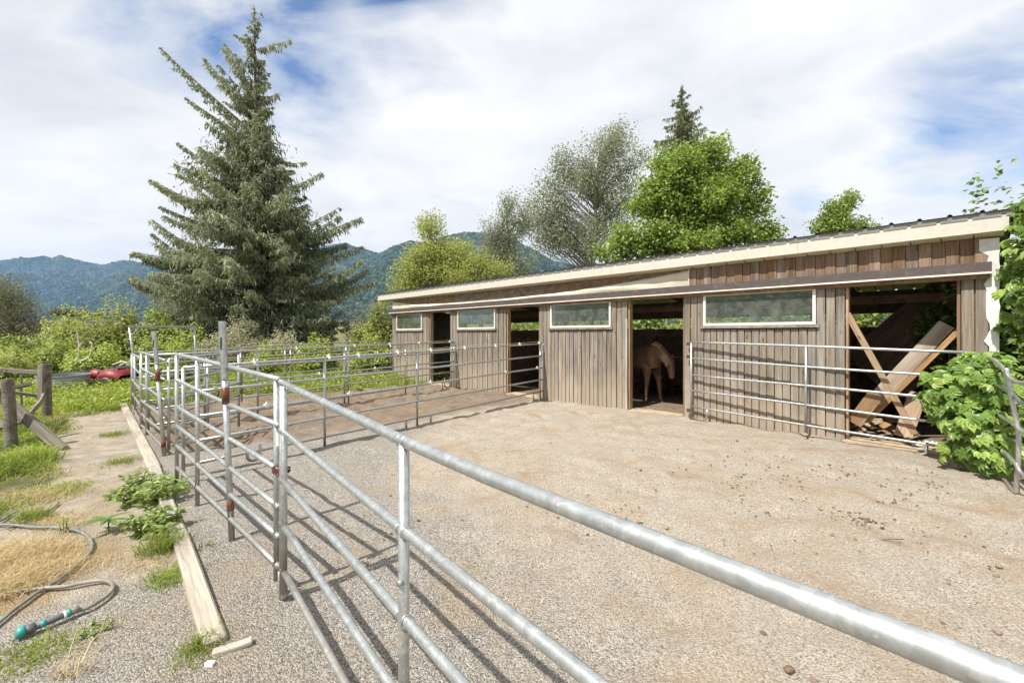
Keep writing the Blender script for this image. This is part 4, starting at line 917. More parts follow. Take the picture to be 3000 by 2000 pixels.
for (cx, cy, n, s) in ((2280, 1430, 90, 120), (2420, 1380, 70, 130), (2640, 1440, 80, 90), (2200, 1330, 70, 130), (2520, 1520, 60, 40), (2300, 1420, 120, 330), (2600, 1600, 90, 260), (2080, 1500, 70, 220), (2390, 1415, 25, 25), (2700, 1420, 30, 40), (1760, 1420, 40, 200), (1400, 1560, 50, 260), (1000, 1260, 60, 160), (1300, 1160, 50, 120)):
    for _ in range(n):
        px, py = rng.normal(cx, s), rng.normal(cy, s * .35)
        if py < 1200 and px > 1500: continue
        if not (0 < px < 3000 and 1120 < py < 2000): continue
        g_ = G(px, py)
        if g_.dot(N) < O.dot(N) + .1 and g_.x > 0: continue
        pp.append((g_.x, g_.y, g_.z + .001)); rd.append(rng.uniform(.004, .019) * (.7 if py > 1550 else 1))
scatter('droppings', np.array(pp), rd, M['dung'])
# pebbles standing proud of the gravel in the near yard
n = 26000; px = rng.uniform(-6, 5, n); py = rng.uniform(1.6, 8.5, n); q_ = .715 * px + .699 * py
keep = (q_ > .15) & (q_ < 8.6) & (rng.random(n) < np.clip(2.9 / np.hypot(px, py), 0, 1) ** 1.2); px, py = px[keep], py[keep]
scatter('pebbles', np.stack([px, py, gz(py) + .001], 1), rng.uniform(.002, .0052, len(px)), m_simple('gravel_pebbles', (.33, .30, .26), .9, var=.45, scale=70, bmp=0))

# ================================================================== FOLIAGE
def unit(v): return v / (np.linalg.norm(v, axis=-1, keepdims=True) + 1e-9)
def leaf_quads(C, L, W, nrm, tan, fold=.18, rnd=None):
    """diamond leaves folded along the midrib; C,nrm,tan (n,3)"""
    n = len(C); L = np.broadcast_to(np.asarray(L, float).reshape(-1, 1), (n, 1)); W = np.broadcast_to(np.asarray(W, float).reshape(-1, 1), (n, 1))
    nrm = unit(nrm); tan = unit(tan - nrm * (tan * nrm).sum(1, keepdims=True)); bi = np.cross(nrm, tan)
    V = np.stack([C - tan * L * .5, C + bi * W * .5 + nrm * W * fold, C + tan * L * .5 - nrm * L * .08, C - bi * W * .5 + nrm * W * fold], 1)
    i = np.arange(n)[:, None] * 4
    F3 = np.concatenate([i + np.array([[0, 2, 1]]), i + np.array([[0, 3, 2]])])
    return V.reshape(-1, 3), F3, np.repeat(rng.random(n) if rnd is None else rnd, 4)
class Cloud:
    def __init__(s): s.V = []; s.F = []; s.R = []; s.n = 0
    def add(s, V, F_, Rn): s.V.append(V); s.F.append(F_ + s.n); s.R.append(Rn); s.n += len(V)
    def build(s, name, mat, parent=None): return link(name, mesh_np(name, np.concatenate(s.V), np.concatenate(s.F), {'rnd': np.concatenate(s.R)}), mat, parent)
def rv(n): return unit(rng.normal(size=(n, 3)))
def clump(cl, c, spread, n, size, up=.8, asp=.6, droop=0.0, tone=None):
    pos = c + np.clip(rng.normal(size=(n, 3)), -1.7, 1.7) * spread
    nr = rv(n) + np.array([0, 0, up]); tn = rv(n) + np.array([0, 0, -droop])
    L = size * rng.uniform(.65, 1.25, n); rn = np.clip((rng.random() if tone is None else tone) * .45 + rng.random(n) * .55, 0, 1)
    cl.add(*leaf_quads(pos, L, L * asp, nr, tn, rnd=rn))
def tree(name, label, base, top, blobs, ncl, per, size, spread, mat, bark, trunk_r=.18, asp=.6, droop=0.0, up=.8, shell=.55, limb_r=.03, tone_h=True, group=None):
    """blobs: (center xyz, radii xyz)"""
    base = Vector(base); top = Vector(top); t = thing(name, label, 'tree', tuple(base), group); cl = Cloud(); tb = MB()
    H = top.z - base.z
    path = [base - Vector((0, 0, .2))] + [base.lerp(top, k / 6) + Vector((random.uniform(-.1, .1), random.uniform(-.1, .1), 0)) * H * .06 for k in range(1, 6)] + [top]
    tb.tube(path, list(np.linspace(trunk_r, .02, 7)), 8)
    vol = np.array([b_[1][0] * b_[1][2] for b_ in blobs]); cnt = np.maximum(4, (ncl * vol / vol.sum()).astype(int))
    for (c, r_), k in zip(blobs, cnt):
        d = rv(k); rad = (shell + (1 - shell) * rng.random(k) ** .5)[:, None] * rng.uniform(.55, 1.06, (k, 1))
        pts = np.asarray(tuple(c)) + d * rad * np.asarray(r_)
        for p in pts:
            if p[2] < base.z + .1: continue
            zt = max(base.z + .15 * H, min(top.z - .05 * H, p[2] - .55 * math.hypot(p[0] - base.x, p[1] - base.y) - .05 * H)); s = (zt - base.z) / max(H, .1)
            i = min(5, int(s * 6)); o_ = path[i].lerp(path[i + 1], s * 6 - i)
            mid = o_.lerp(Vector(p), .5) + Vector((0, 0, .10 * (Vector(p) - o_).length)); 
            if random.random() < .75: tb.tube([o_, mid, Vector(p)], [limb_r * (1.2 - s), limb_r * .5 * (1.2 - s), .006], 4, caps=False)
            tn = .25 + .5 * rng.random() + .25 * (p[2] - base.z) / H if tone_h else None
            clump(cl, p, np.array(spread), per, size, up, asp, droop, tn)
            m_ = np.array(mid.lerp(Vector(p), .55)); clump(cl, m_, np.array(spread) * .8, per // 3, size, up, asp, droop, tn)
    tb.build('trunk', bark, t); cl.build('crown', mat, t); return t
def TB(px, py, rx, ry, Y, dz=None):
    c = P(px, py, Y); k = Y / F; return (tuple(c), (rx * k, (dz if dz else rx * .9) * k, ry * k))

def conifer(name, label, base, H, prof, nb, mat, dens=1.0, top_off=(0, 0), step=.17, hang=.38, extra=(), group=None, fmin=0.0, nz=.15, bexp=.8, clumps=0):
    """prof: list of (height fraction of tip, left reach, right reach, rise)"""
    base = Vector(base); t = thing(name, label, 'tree', tuple(base), group); tb = MB(); 
    def ax(h): s = h / H; return base + Vector((top_off[0] * s + .12 * math.sin(s * 5) * (1 - s), top_off[1] * s, h))
    tb.tube([ax(H * k / 10) for k in range(11)], list(np.linspace(H * .016, .02, 11)), 9)
    pf = np.array(prof); C = []; Nn = []; Tn = []; Ls = []; Ws = []; Rn = []
    def branch(h, az, L, rise, th=1.0):
        hk_ = rng.uniform(.6, 1.45) * (1 - .45 * min(1, h / H) ** 2); o_ = np.array(ax(max(.2, h))); d = np.array([math.cos(az), math.sin(az), 0]); n = 10; pts = []; sg_ = rng.uniform(.02, .17)
        for k in range(n + 1):
            s = k / n; sag = -sg_ * L * math.sin(s * math.pi) * (1 if rise < .3 else -.2)
            pts.append(o_ + d * L * s + np.array([0, 0, rise * L * s + sag + .06 * L * s ** 3]))
        pts = np.array(pts); tb.tube(pts, list(np.linspace(.012 + L * .009, .006, n + 1)), 4, caps=False)
        m = max(3, int(L / step)); side = np.cross(d, [0, 0, 1]); tone = rng.random()
        for k in range(m):
            s = .10 + .90 * (k + rng.random()) / m; s = min(s, 1); i = min(n - 1, int(s * n)); q = pts[i] + (pts[i + 1] - pts[i]) * (s * n - i)
            tw = (.16 + .20 * L * (1 - s) * .9 * (.35 + s)) * rng.uniform(.6, 1.2)
            for sg in (-1, 1):
                dr = unit(side * sg * rng.uniform(.5, 1) + d * rng.uniform(.3, .9) + np.array([0, 0, rng.uniform(-.35, .1)])); ns = max(2, int(tw / .13))
                for j in range(ns):
                    c = q + dr * tw * (j + .5) / ns + np.array([0, 0, -.10 * tw * (j / ns) ** 2])
                    for _ in range(int(2 * dens + rng.random())):
                        hl = hang * rng.uniform(.3, 1.25) * (1 - .45 * s) * hk_; hd = unit(np.array([0, 0, -1.0]) + rng.normal(size=3) * .42 + dr * .35)
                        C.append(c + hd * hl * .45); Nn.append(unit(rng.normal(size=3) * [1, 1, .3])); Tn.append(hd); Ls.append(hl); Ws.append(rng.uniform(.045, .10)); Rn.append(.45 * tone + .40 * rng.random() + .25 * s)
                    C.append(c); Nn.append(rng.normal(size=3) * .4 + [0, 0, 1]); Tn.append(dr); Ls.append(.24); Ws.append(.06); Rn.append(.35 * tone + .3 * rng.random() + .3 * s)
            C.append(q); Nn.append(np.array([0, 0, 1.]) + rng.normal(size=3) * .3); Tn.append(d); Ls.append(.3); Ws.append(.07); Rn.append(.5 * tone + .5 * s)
    for k in range(nb):
        f = 1 - ((k + rng.random()) / nb) ** bexp * (1 - fmin); f = .015 + .97 * f
        az = rng.random() * 2 * math.pi; Lf = np.interp(f, pf[::-1, 0], pf[::-1, 1]); Rt = np.interp(f, pf[::-1, 0], pf[::-1, 2]); rise = np.interp(f, pf[::-1, 0], pf[::-1, 3])
        cz = math.cos(az); L = (Rt if cz > 0 else Lf) * (abs(cz) ** .8) + (Lf + Rt) * .5 * (1 - abs(cz) ** .8)
        L *= rng.uniform(.42, 1.02); rs = rise if cz < 0 else min(rise, .25) - .05
        if rng.random() < .1: L *= .5
        branch(f * H - rs * L, az, max(L, .25), rs + rng.normal() * nz)
    for (h, az, L, rise) in extra: branch(h, az, L, rise)
    for _ in range(clumps):                   # tangled hanging sprays between the boughs
        f = rng.random() ** 1.7 * .66; az = rng.random() * 6.283; Lf = np.interp(f, pf[::-1, 0], pf[::-1, 1]); Rt = np.interp(f, pf[::-1, 0], pf[::-1, 2]); cz = math.cos(az)
        L = (Rt if cz > 0 else Lf) * (abs(cz) ** .8) + (Lf + Rt) * .5 * (1 - abs(cz) ** .8); L *= rng.uniform(.40, .76); h = max(.3, f * H - .05 * L)
        c0 = np.array(ax(h)) + np.array([math.cos(az), math.sin(az), 0]) * L; m = int(rng.integers(30, 62) * (1 - .6 * f)); sp = rng.uniform(.22, .5); tone = rng.random()
        for _k in range(m):
            c = c0 + np.clip(rng.normal(size=3), -1.6, 1.6) * [sp, sp, sp * .75]; hd = unit(np.array([math.cos(az) * .4, math.sin(az) * .4, -1.]) + rng.normal(size=3) * .4); hl = rng.uniform(.15, .5)
            C.append(c); Nn.append(unit(rng.normal(size=3))); Tn.append(hd); Ls.append(hl); Ws.append(rng.uniform(.035, .075)); Rn.append(.5 * tone + .45 * rng.random())
    for k in range(int(60 * dens)):           # leader
        h = H * (1 - .10 * rng.random() ** 1.3); c = np.array(ax(h)) + rng.normal(size=3) * .07; C.append(c); Nn.append(rng.normal(size=3)); Tn.append(np.array([rng.normal() * .5, rng.normal() * .5, -.5])); Ls.append(.28); Ws.append(.06); Rn.append(rng.random())
    V, F3, R_ = leaf_quads(np.array(C), Ls, Ws, np.array(Nn), np.array(Tn), rnd=np.array(Rn))
    cl = Cloud(); cl.add(V, F3, R_); tb.build('trunk', M['bark'], t); cl.build('crown', mat, t); return t

# the big spruce
SY = 26.0; k_ = SY / F; sb = (P(765, 1010, SY).x, SY, -.3); SH = CH - (22 - HOR) * k_ + .3
def hf(py): return (CH - (py - HOR) * k_ + .3) / SH
pr_ = []
for (py, xl, xr, rise) in ((40, 735, 752, .9), (110, 715, 770, .7), (160, 690, 790, .9), (230, 640, 795, .9), (300, 655, 800, .75), (370, 640, 800, .45), (430, 600, 825, .35), (500, 545, 850, .15), (560, 470, 880, .05), (620, 440, 930, .0), (680, 500, 955, -.05), (730, 470, 975, -.1), (800, 440, 1010, -.12), (860, 440, 1015, -.15), (920, 450, 1015, -.15), (980, 460, 1015, -.15)):
    xc = 752 + (py / 1000) * 13; pr_.append((hf(py), (xc - xl) * k_, (xr - xc) * k_, rise))
def exb(tx, ty, ox, oy):                      # a limb seen in silhouette: tip and root in the photograph
    L = abs(tx - ox) * k_; return ((CH - (oy - HOR) * k_ + .3), (0.12 if tx > ox else math.pi - .12) + random.uniform(-.15, .15), L * 1.05, ((oy - ty) * k_) / max(L, .1))
ext = [exb(*q) for q in ((458, 155, 745, 400), (498, 280, 745, 430), (570, 165, 745, 350), (648, 128, 745, 250), (640, 140, 745, 270), (684, 100, 748, 118), (845, 115, 752, 148), (768, 30, 750, 110), (790, 255, 752, 200), (815, 275, 752, 300), (790, 380, 752, 400), (930, 512, 755, 540), (520, 525, 755, 600), (545, 425, 755, 560), (418, 547, 755, 690), (412, 612, 755, 720), (445, 665, 755, 740), (980, 622, 760, 660), (975, 640, 760, 650), (1038, 655, 760, 760), (990, 715, 760, 700), (388, 728, 765, 900), (372, 828, 765, 880), (1038, 735, 765, 830), (1070, 838, 765, 930), (1040, 770, 765, 840), (880, 470, 755, 420), (850, 480, 755, 410), (430, 700, 760, 770), (1050, 800, 765, 870))]
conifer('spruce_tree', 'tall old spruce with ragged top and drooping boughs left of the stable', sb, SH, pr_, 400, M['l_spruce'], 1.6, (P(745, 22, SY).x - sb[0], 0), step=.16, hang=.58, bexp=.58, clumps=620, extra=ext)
# young spruce standing over the maple
Y2 = 42.0; k2 = Y2 / F; s2 = (P(1998, 1000, Y2).x, Y2, -.6); H2 = CH - (252 - HOR) * k2 + .6
def hf2(py): return (CH - (py - HOR) * k2 + .6) / H2
conifer('spruce_tree', 'slim pointed spruce rising above the bright green maple', s2, H2, [(hf2(a_), b_ * k2 * 1.35, c_ * k2 * 1.35, r_) for a_, b_, c_, r_ in ((258, 6, 6, .2), (290, 22, 26, .1), (320, 20, 28, 0), (350, 55, 55, -.1), (385, 62, 68, -.15), (420, 60, 66, -.1), (460, 75, 78, -.1), (900, 90, 90, -.1))], 130, M['l_fir'], 1.5, (0, 0), step=.22, hang=.7, fmin=.6, nz=.08)

Yb = 31
tree('birch_tree', 'tall sparse grey-green birch behind the middle of the stable', ground_at(P(1720, 900, Yb).x, Yb), P(1760, 370, Yb),
     [TB(1790, 450, 95, 95, Yb), TB(1700, 530, 100, 110, Yb), TB(1620, 600, 80, 110, Yb), TB(1810, 580, 90, 110, Yb), TB(1700, 690, 130, 80, Yb), TB(1600, 700, 60, 70, Yb), TB(1640, 480, 30, 60, Yb), TB(1815, 380, 18, 50, Yb), TB(1560, 640, 50, 60, Yb), TB(1880, 470, 30, 40, Yb)],
     380, 64, .16, (.30, .30, .44), M['l_birch'], M['bark_pale'], .22, asp=.5, droop=.9, up=.2, shell=.25, limb_r=.07)
tree('birch_tree', 'smaller drooping birch in front of the wooded hill', ground_at(P(1480, 900, 27).x, 27), P(1490, 570, 27),
     [TB(1495, 610, 45, 45, 27), TB(1530, 650, 45, 60, 27), TB(1480, 690, 55, 60, 27), TB(1450, 740, 70, 50, 27), TB(1520, 770, 80, 40, 27), TB(1430, 690, 30, 40, 27)],
     180, 44, .13, (.24, .24, .36), M['l_birch'], M['bark_pale'], .12, asp=.5, droop=1.0, up=.2, shell=.25, limb_r=.045)
tree('alder_tree', 'yellow-green alder with a narrow top beyond the left half of the roof', ground_at(P(1262, 900, 25).x, 25), P(1262, 630, 25),
     [TB(1262, 665, 48, 42, 25), TB(1240, 740, 60, 45, 25), TB(1225, 790, 75, 45, 25), TB(1340, 740, 60, 50, 25), TB(1330, 800, 90, 45, 25), TB(1190, 840, 70, 40, 25), TB(1290, 770, 50, 60, 25), TB(1380, 790, 50, 40, 25)],
     330, 44, .13, (.28, .28, .26), M['l_alder'], M['bark_pale'], .13, asp=.65, up=.7, shell=.3, limb_r=.04)
tree('alder_tree', 'thin pale alder between the yellow-green alder and the birches', ground_at(P(1410, 900, 24).x, 24), P(1400, 720, 24),
     [TB(1400, 780, 60, 45, 24), TB(1450, 800, 60, 40, 24), TB(1360, 820, 60, 40, 24)], 130, 40, .12, (.26, .26, .26), M['l_alder'], M['bark_pale'], .08, asp=.6, up=.6, shell=.3, limb_r=.03)
Ym = 23
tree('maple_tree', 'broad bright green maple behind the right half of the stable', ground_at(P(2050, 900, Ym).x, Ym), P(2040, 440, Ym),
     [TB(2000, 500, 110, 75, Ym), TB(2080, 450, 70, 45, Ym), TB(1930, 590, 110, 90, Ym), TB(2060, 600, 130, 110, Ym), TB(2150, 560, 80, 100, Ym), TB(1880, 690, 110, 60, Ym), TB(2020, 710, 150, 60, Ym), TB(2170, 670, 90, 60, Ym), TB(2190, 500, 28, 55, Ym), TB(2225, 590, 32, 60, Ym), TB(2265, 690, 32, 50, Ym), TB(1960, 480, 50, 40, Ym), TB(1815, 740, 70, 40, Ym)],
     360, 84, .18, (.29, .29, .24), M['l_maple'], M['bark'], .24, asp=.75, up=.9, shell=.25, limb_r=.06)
tree('maple_tree', 'small round treetop showing over the right end of the roof', ground_at(P(2460, 900, 24).x, 24), P(2470, 590, 24),
     [TB(2490, 585, 32, 18, 24), TB(2455, 630, 42, 45, 24), TB(2430, 665, 55, 35, 24), TB(2520, 665, 45, 25, 24)], 110, 46, .14, (.2, .2, .2), M['l_maple'], M['bark'], .14, asp=.7, shell=.4)
tree('shrub_tree', 'dark fine-leaved tree at the left picture edge in front of the hills', ground_at(P(40, 1000, 23).x, 23), P(30, 830, 23),
     [TB(30, 880, 60, 50, 23), TB(80, 920, 60, 45, 23), TB(-60, 860, 100, 80, 23), TB(10, 960, 110, 60, 23), TB(130, 960, 35, 30, 23)], 230, 60, .10, (.28, .28, .22), M['l_dark'], M['bark'], .12, asp=.4, shell=.4, up=.6)
tree('distant_tree', 'round dull green tree far off below the left hills', ground_at(P(202, 950, 260).x, 260), P(202, 905, 260), [TB(202, 918, 14, 12, 260)], 26, 40, 1.1, (.9, .9, .8), M['l_dark'], M['bark'], .5, group='far trees in the valley')
for (px, py, rx, ry, lb) in ((165, 916, 16, 9, 'low far tree just left of the round dull green tree'), (245, 920, 22, 9, 'low far tree just right of the round dull green tree'), (285, 924, 18, 8, 'lowest far tree where the valley meets the near bushes')):
    tree('distant_tree', lb, ground_at(P(px, 950, 270).x, 270), P(px, py - ry, 270), [TB(px, py, rx, ry, 270)], 26, 36, 1.2, (1.0, 1.0, .8), M['l_dark'], M['bark'], .5, group='far trees in the valley')

def bush(label, px, ytop, hw, Y, mat, n, size, name='bramble_bush', cat='bush', group='brambles round the pens', asp=.75, pos=None, h=None, rad=None, depth=None, lumps=9, stems=True, up=.7, droop=.2):
    if pos is None: c = ground_at(P(px, 1000, Y).x, Y); h = CH - (ytop - HOR) * Y / F - c.z; rad = hw * Y / F
    else: c = Vector(pos)
    depth = depth or min(rad, 2.2); t = thing(name, label, cat, tuple(c), group); cl = Cloud(); lc = []
    for k in range(lumps):
        a_ = rng.random() * 6.283; rr_ = rng.random() ** .6 * .72; hk = h * rng.uniform(.55, 1.0) * (1 - .35 * rr_)
        lc.append((np.array([c.x + rad * rr_ * math.cos(a_), c.y + depth * rr_ * math.sin(a_), c.z + hk * .5]), np.array([rad * rng.uniform(.34, .5), depth * rng.uniform(.34, .5), hk * .52])))
    lc[0] = (np.array([c.x, c.y, c.z + h * .5]), np.array([rad * .5, depth * .5, h * .52]))
    per = n // lumps
    for (cc_, r_) in lc:
        d = rv(per); d[:, 2] = np.abs(d[:, 2]) * rng.choice([1, 1, 1, -1], per)
        bumpn = 1 + .16 * np.sin(d[:, 0] * 7 + cc_[0] * 3) * np.sin(d[:, 2] * 6 + d[:, 1] * 5) + .12 * rng.normal(size=per)
        ps = cc_ + d * r_ * (bumpn * (1 - .4 * rng.random(per) ** 3))[:, None]; ps[:, 2] = np.maximum(ps[:, 2], c.z + .02)
        L = size * rng.uniform(.6, 1.3, per); tone = rng.random()
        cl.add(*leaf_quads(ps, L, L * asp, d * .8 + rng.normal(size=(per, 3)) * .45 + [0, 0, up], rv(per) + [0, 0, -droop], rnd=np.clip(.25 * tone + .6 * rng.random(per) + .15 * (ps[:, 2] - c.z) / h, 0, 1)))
        k = 14                                # stray shoots
        for _ in range(5):
            dd = rv(1)[0]; dd[2] = abs(dd[2]) + .5; dd = unit(dd); tip = cc_ + dd * r_ * 1.28; ts = np.linspace(.8, 1.0, k)[:, None]
            ps = cc_ + (tip - cc_) * ts + rng.normal(size=(k, 3)) * size * .5; L = size * rng.uniform(.6, 1.1, k); cl.add(*leaf_quads(ps, L, L * asp, rv(k) + [0, 0, up], rv(k)))
    if stems:
        sm = MB()
        for (cc_, r_) in lc:
            for _ in range(2): 
                e_ = cc_ + rv(1)[0] * r_ * .7; e_[2] = max(e_[2], c.z + .2); g_ = Vector((c.x + rng.normal() * rad * .2, c.y + rng.normal() * depth * .2, c.z - .05)); sm.tube([g_, g_.lerp(Vector(e_), .5) + Vector((0, 0, .15)), Vector(e_)], [.02, .013, .006], 4, caps=False)
        sm.build('canes', M['bark'], t)
    cl.build('foliage', mat, t); return t
Lb, Lg, Ld, La = M['l_bramble'], M['l_maple'], M['l_dry'], M['l_alder']
for q in (('bright bush beneath the hills, left of the spruce', 345, 885, 95, 21, La, 6500, .13), ('rounded bright bush between the dark tree and the middle bush', 215, 905, 75, 21.5, La, 4500, .13), ('bright bush pressed against the left foot of the spruce', 455, 905, 80, 21.5, Lb, 4500, .12),
          ('low brambles under the dark tree at the left edge', 60, 985, 110, 18.5, Lb, 5500, .12), ('brambles behind the stock tank', 180, 1000, 90, 18, Lb, 4500, .11), ('brambles behind the quad bike', 300, 1010, 90, 17.6, Lb, 4500, .11),
          ('sunlit yellow brambles beside the wooden fence', 20, 1030, 90, 15.5, La, 4000, .10), ('brambles seen through the overhead gate frame', 440, 1000, 80, 17.5, Lb, 4500, .11), ('shady shrub behind the farther tall post', 560, 960, 90, 19, Lb, 5000, .11),
          ('greyish shrub at the right foot of the spruce', 700, 935, 90, 20.5, Ld, 6000, .09), ('dull shrub behind the nearer tall post', 640, 975, 70, 18.5, Ld, 4000, .09), ('grey shrub below the right boughs of the spruce', 830, 975, 80, 20, Ld, 4500, .09), ('pale feathery shrub right of the spruce', 1050, 900, 60, 27, Ld, 4000, .10),
          ('brambles behind the middle of the far divider', 930, 990, 80, 18.5, Lb, 5200, .11), ('brambles against the left end wall of the stable', 1090, 985, 75, 18.3, Lb, 5200, .11), ('low brambles beyond the far pen corner', 790, 1010, 70, 17.8, Lb, 3600, .10), ('tall leafy bush just behind the left end of the stable', 1125, 885, 60, 22, La, 4500, .12), ('round green bush right of the pale feathery shrub', 1075, 945, 60, 22, Lb, 3600, .11), ('low weeds bank beneath the gate frame bar', 505, 1045, 60, 15.5, Lb, 3000, .09)):
    bush(*q[:1], *q[1:])
lbs = ['brambles seen over the back wall through the first doorway', 'brambles seen over the back wall behind the second window', 'brambles seen over the back wall through the second doorway', 'brambles seen over the back wall behind the third window', 'brambles seen over the back wall through the third doorway', 'brambles seen over the back wall left of the fourth window', 'brambles seen over the back wall through the fourth window', 'brambles seen over the back wall through the broken bay']
for i, lb in enumerate(lbs):
    p = B(1.2 + i * 2.1, -6.0, 0); bush(lb, 0, 0, 0, 0, Lg if i % 2 else Lb, 4200, .13, pos=(p.x, p.y, float(gz(p.y))), h=3.0, rad=1.5, depth=1.2, group='brambles behind the stable')
bush('leafy creeper growing inside the broken bay', 0, 0, 0, 0, M['l_vine'], 700, .13, name='creeper', cat='creeper', group=None, pos=tuple(B(15.35, -2.0, .9)), h=1.55, rad=.45, depth=.5, lumps=5)
for (lb, x_, y_, h_, r_) in (('dense dark bush filling the right edge beyond the stable end', 9.2, 7.6, 3.6, 1.5), ('tall leafy bush farther back beyond the stable end', 10.8, 9.8, 4.6, 2.0), ('low bush behind the bent panel at the right edge', 7.6, 5.6, 1.7, .9)):
    bush(lb, 0, 0, 0, 0, M['l_deep'], 6500, .15, pos=(x_, y_, 0), h=h_, rad=r_, depth=r_, group='bushes at the right edge', lumps=11)

# bleached dead branches
for lb, pts in (('pale forked dead branch standing in the brambles', [[(222, 1058), (232, 1035), (229, 990), (226, 968)], [(228, 1060), (262, 1045), (270, 1010), (262, 1000)], [(232, 1020), (238, 1008), (243, 1000)]]),):
    mb = MB()
    for pth in pts: mb.tube(smooth_path([P(a_, b_, 16.6) for a_, b_ in pth], 4), list(np.linspace(.045, .012, (len(pth) - 1) * 4 + 1)), 6)
    tag(mb.build('dead_branch', M['driftwood']), lb, 'branch')
mb = MB()
for (a_, b_, c_, d_) in ((330, 1068, 372, 1060), (350, 1072, 385, 1058), (352, 1058, 378, 1068)): mb.tube([P(a_, b_, 16.3), P((a_ + c_) / 2, (b_ + d_) / 2 - 3, 16.3), P(c_, d_, 16.3)], [.03, .03, .012], 6)
tag(mb.build('dead_branch', M['driftwood']), 'tangle of bleached sticks behind the quad bike', 'branch')

# ------------------------------------------------------------------ creeper at the right corner: every large leaf its own piece
def compound_leaf(nl=5, L=.115, W=.052):
    V = []; F3 = []
    for k in range(nl):
        a_ = (k - (nl - 1) / 2) * (2.3 / nl); ll = L * (1 - .22 * abs(k - (nl - 1) / 2) / 2); d = np.array([math.cos(a_), math.sin(a_), 0]); s_ = np.array([-math.sin(a_), math.cos(a_), 0]); b0 = len(V); z = np.array([0, 0, 1.])
        for (t_, w_, zc) in ((0.06, 0, 0), (.3, .8, .004), (.6, 1., -.004), (.85, .5, -.014), (1., 0, -.026)):
            c = d * ll * t_ + z * zc
            if w_ == 0: V.append(c)
            else: V += [c + s_ * W * .5 * w_ + z * .010, c - z * .002, c - s_ * W * .5 * w_ + z * .010]
        a = b0; F3 += [[a, a + 2, a + 1], [a, a + 3, a + 2]]
        for r_ in (0, 1):
            o_ = a + 1 + r_ * 3; F3 += [[o_, o_ + 1, o_ + 4], [o_, o_ + 4, o_ + 3], [o_ + 1, o_ + 2, o_ + 5], [o_ + 1, o_ + 5, o_ + 4]]
        o_ = a + 7; e_ = a + 10; F3 += [[o_, o_ + 1, e_], [o_ + 1, o_ + 2, e_]]
    return np.array(V), np.array(F3)
lm = []
for v_ in range(5):
    V, F3 = compound_leaf(random.choice((3, 5, 5)), random.uniform(.09, .135), random.uniform(.045, .062)); me = mesh_np('leaf', V, F3, {'rnd': np.full(len(V), .15 + .17 * v_)}); me.materials.append(M['l_vine']); lm.append(me)
def leafy(label, name, cat, base, blobs, nleaf, extra, sc=1.0, outward=(-.6, -.7, .5), group=None):
    t = thing(name, label, cat, tuple(base), group); cl = Cloud(); st = MB(); base = Vector(base); ow = np.array(outward)
    tot = sum(b_[2] for b_ in blobs)
    for (c, r_, wgt) in blobs:
        c = np.array(tuple(c)); r_ = np.array(r_)
        for k in range(int(nleaf * wgt / tot)):
            d = unit(rng.normal(size=3) + ow * .9); p = c + d * r_ * rng.uniform(.75, 1.08)
            o = bpy.data.objects.new('leaf', random.choice(lm)); COL.objects.link(o)
            nrm = Vector(unit(d * .7 + np.array([-.25, -.3, .75]) + rng.normal(size=3) * .35)); tn = Vector(unit(d + rng.normal(size=3) * .6 + np.array([0, 0, -.35]))); tn = (tn - nrm * tn.dot(nrm)).normalized(); bi = nrm.cross(tn)
            m_ = Matrix((tn, bi, nrm)).transposed().to_4x4(); s_ = sc * rng.uniform(.7, 1.25); m_ = m_ @ Matrix.Scale(s_, 4); m_.translation = Vector(p); o.matrix_world = m_
            o.parent = t; o.matrix_parent_inverse = Matrix.Translation(-t.location)
            if rng.random() < .3: st.tube([Vector(c) + Vector(rng.normal(size=3) * .05), Vector(c).lerp(Vector(p), .6) + Vector((0, 0, .05)), Vector(p)], [.006, .004, .002], 4, caps=False)
        n = int(extra * wgt / tot); d = rv(n); ps = c + d * r_ * rng.uniform(.2, .95, (n, 1)); L = sc * rng.uniform(.07, .13, n); cl.add(*leaf_quads(ps, L, L * .5, d + rng.normal(size=(n, 3)) * .5 + [0, 0, .6], rv(n) + [0, 0, -.5]))
        st.tube([base + Vector((rng.normal() * .05, rng.normal() * .05, 0)), base.lerp(Vector(c), .6) + Vector((0, 0, .12)), Vector(c)], [.014, .010, .005], 5, caps=False)
    st.build('stems', M['l_weed'] if False else m_simple('green_stem', (.20, .24, .07), .6), t); o = cl.build('inner_leaves', M['l_vine'], t); o['kind'] = 'stuff'; return t
leafy('bushy green creeper spilling through the fence at the right corner', 'creeper', 'creeper', (5.9, 5.55, 0),
      [(P(2800, 1130, 5.75), (.36, .28, .26), 1.2), (P(2880, 1120, 5.5), (.34, .28, .30), 1.2), (P(2760, 1180, 5.85), (.26, .2, .22), .8), (P(2860, 1240, 5.45), (.36, .26, .34), 1.4), (P(2960, 1180, 5.35), (.30, .24, .42), 1.0), (P(2830, 1320, 5.5), (.24, .22, .26), .8), (P(2930, 1330, 5.2), (.26, .2, .26), .7), (P(2895, 1060, 5.6), (.22, .18, .14), .5)], 290, 1300, 1.3)
leafy('creeper shoots hanging down over the right end of the roof', 'creeper', 'creeper', (6.9, 5.6, .2),
      [(P(3020, 610, 5.3), (.10, .2, .14), .6), (P(3000, 665, 5.4), (.10, .2, .08), .3), (P(3020, 730, 5.4), (.20, .25, .2), .8), (P(2990, 800, 5.7), (.17, .25, .18), .7), (P(3020, 880, 5.4), (.2, .25, .24), .7), (P(2990, 960, 5.8), (.22, .25, .18), .6), (P(3110, 760, 5.0), (.4, .4, .8), 1.0)], 150, 900, 1.25)

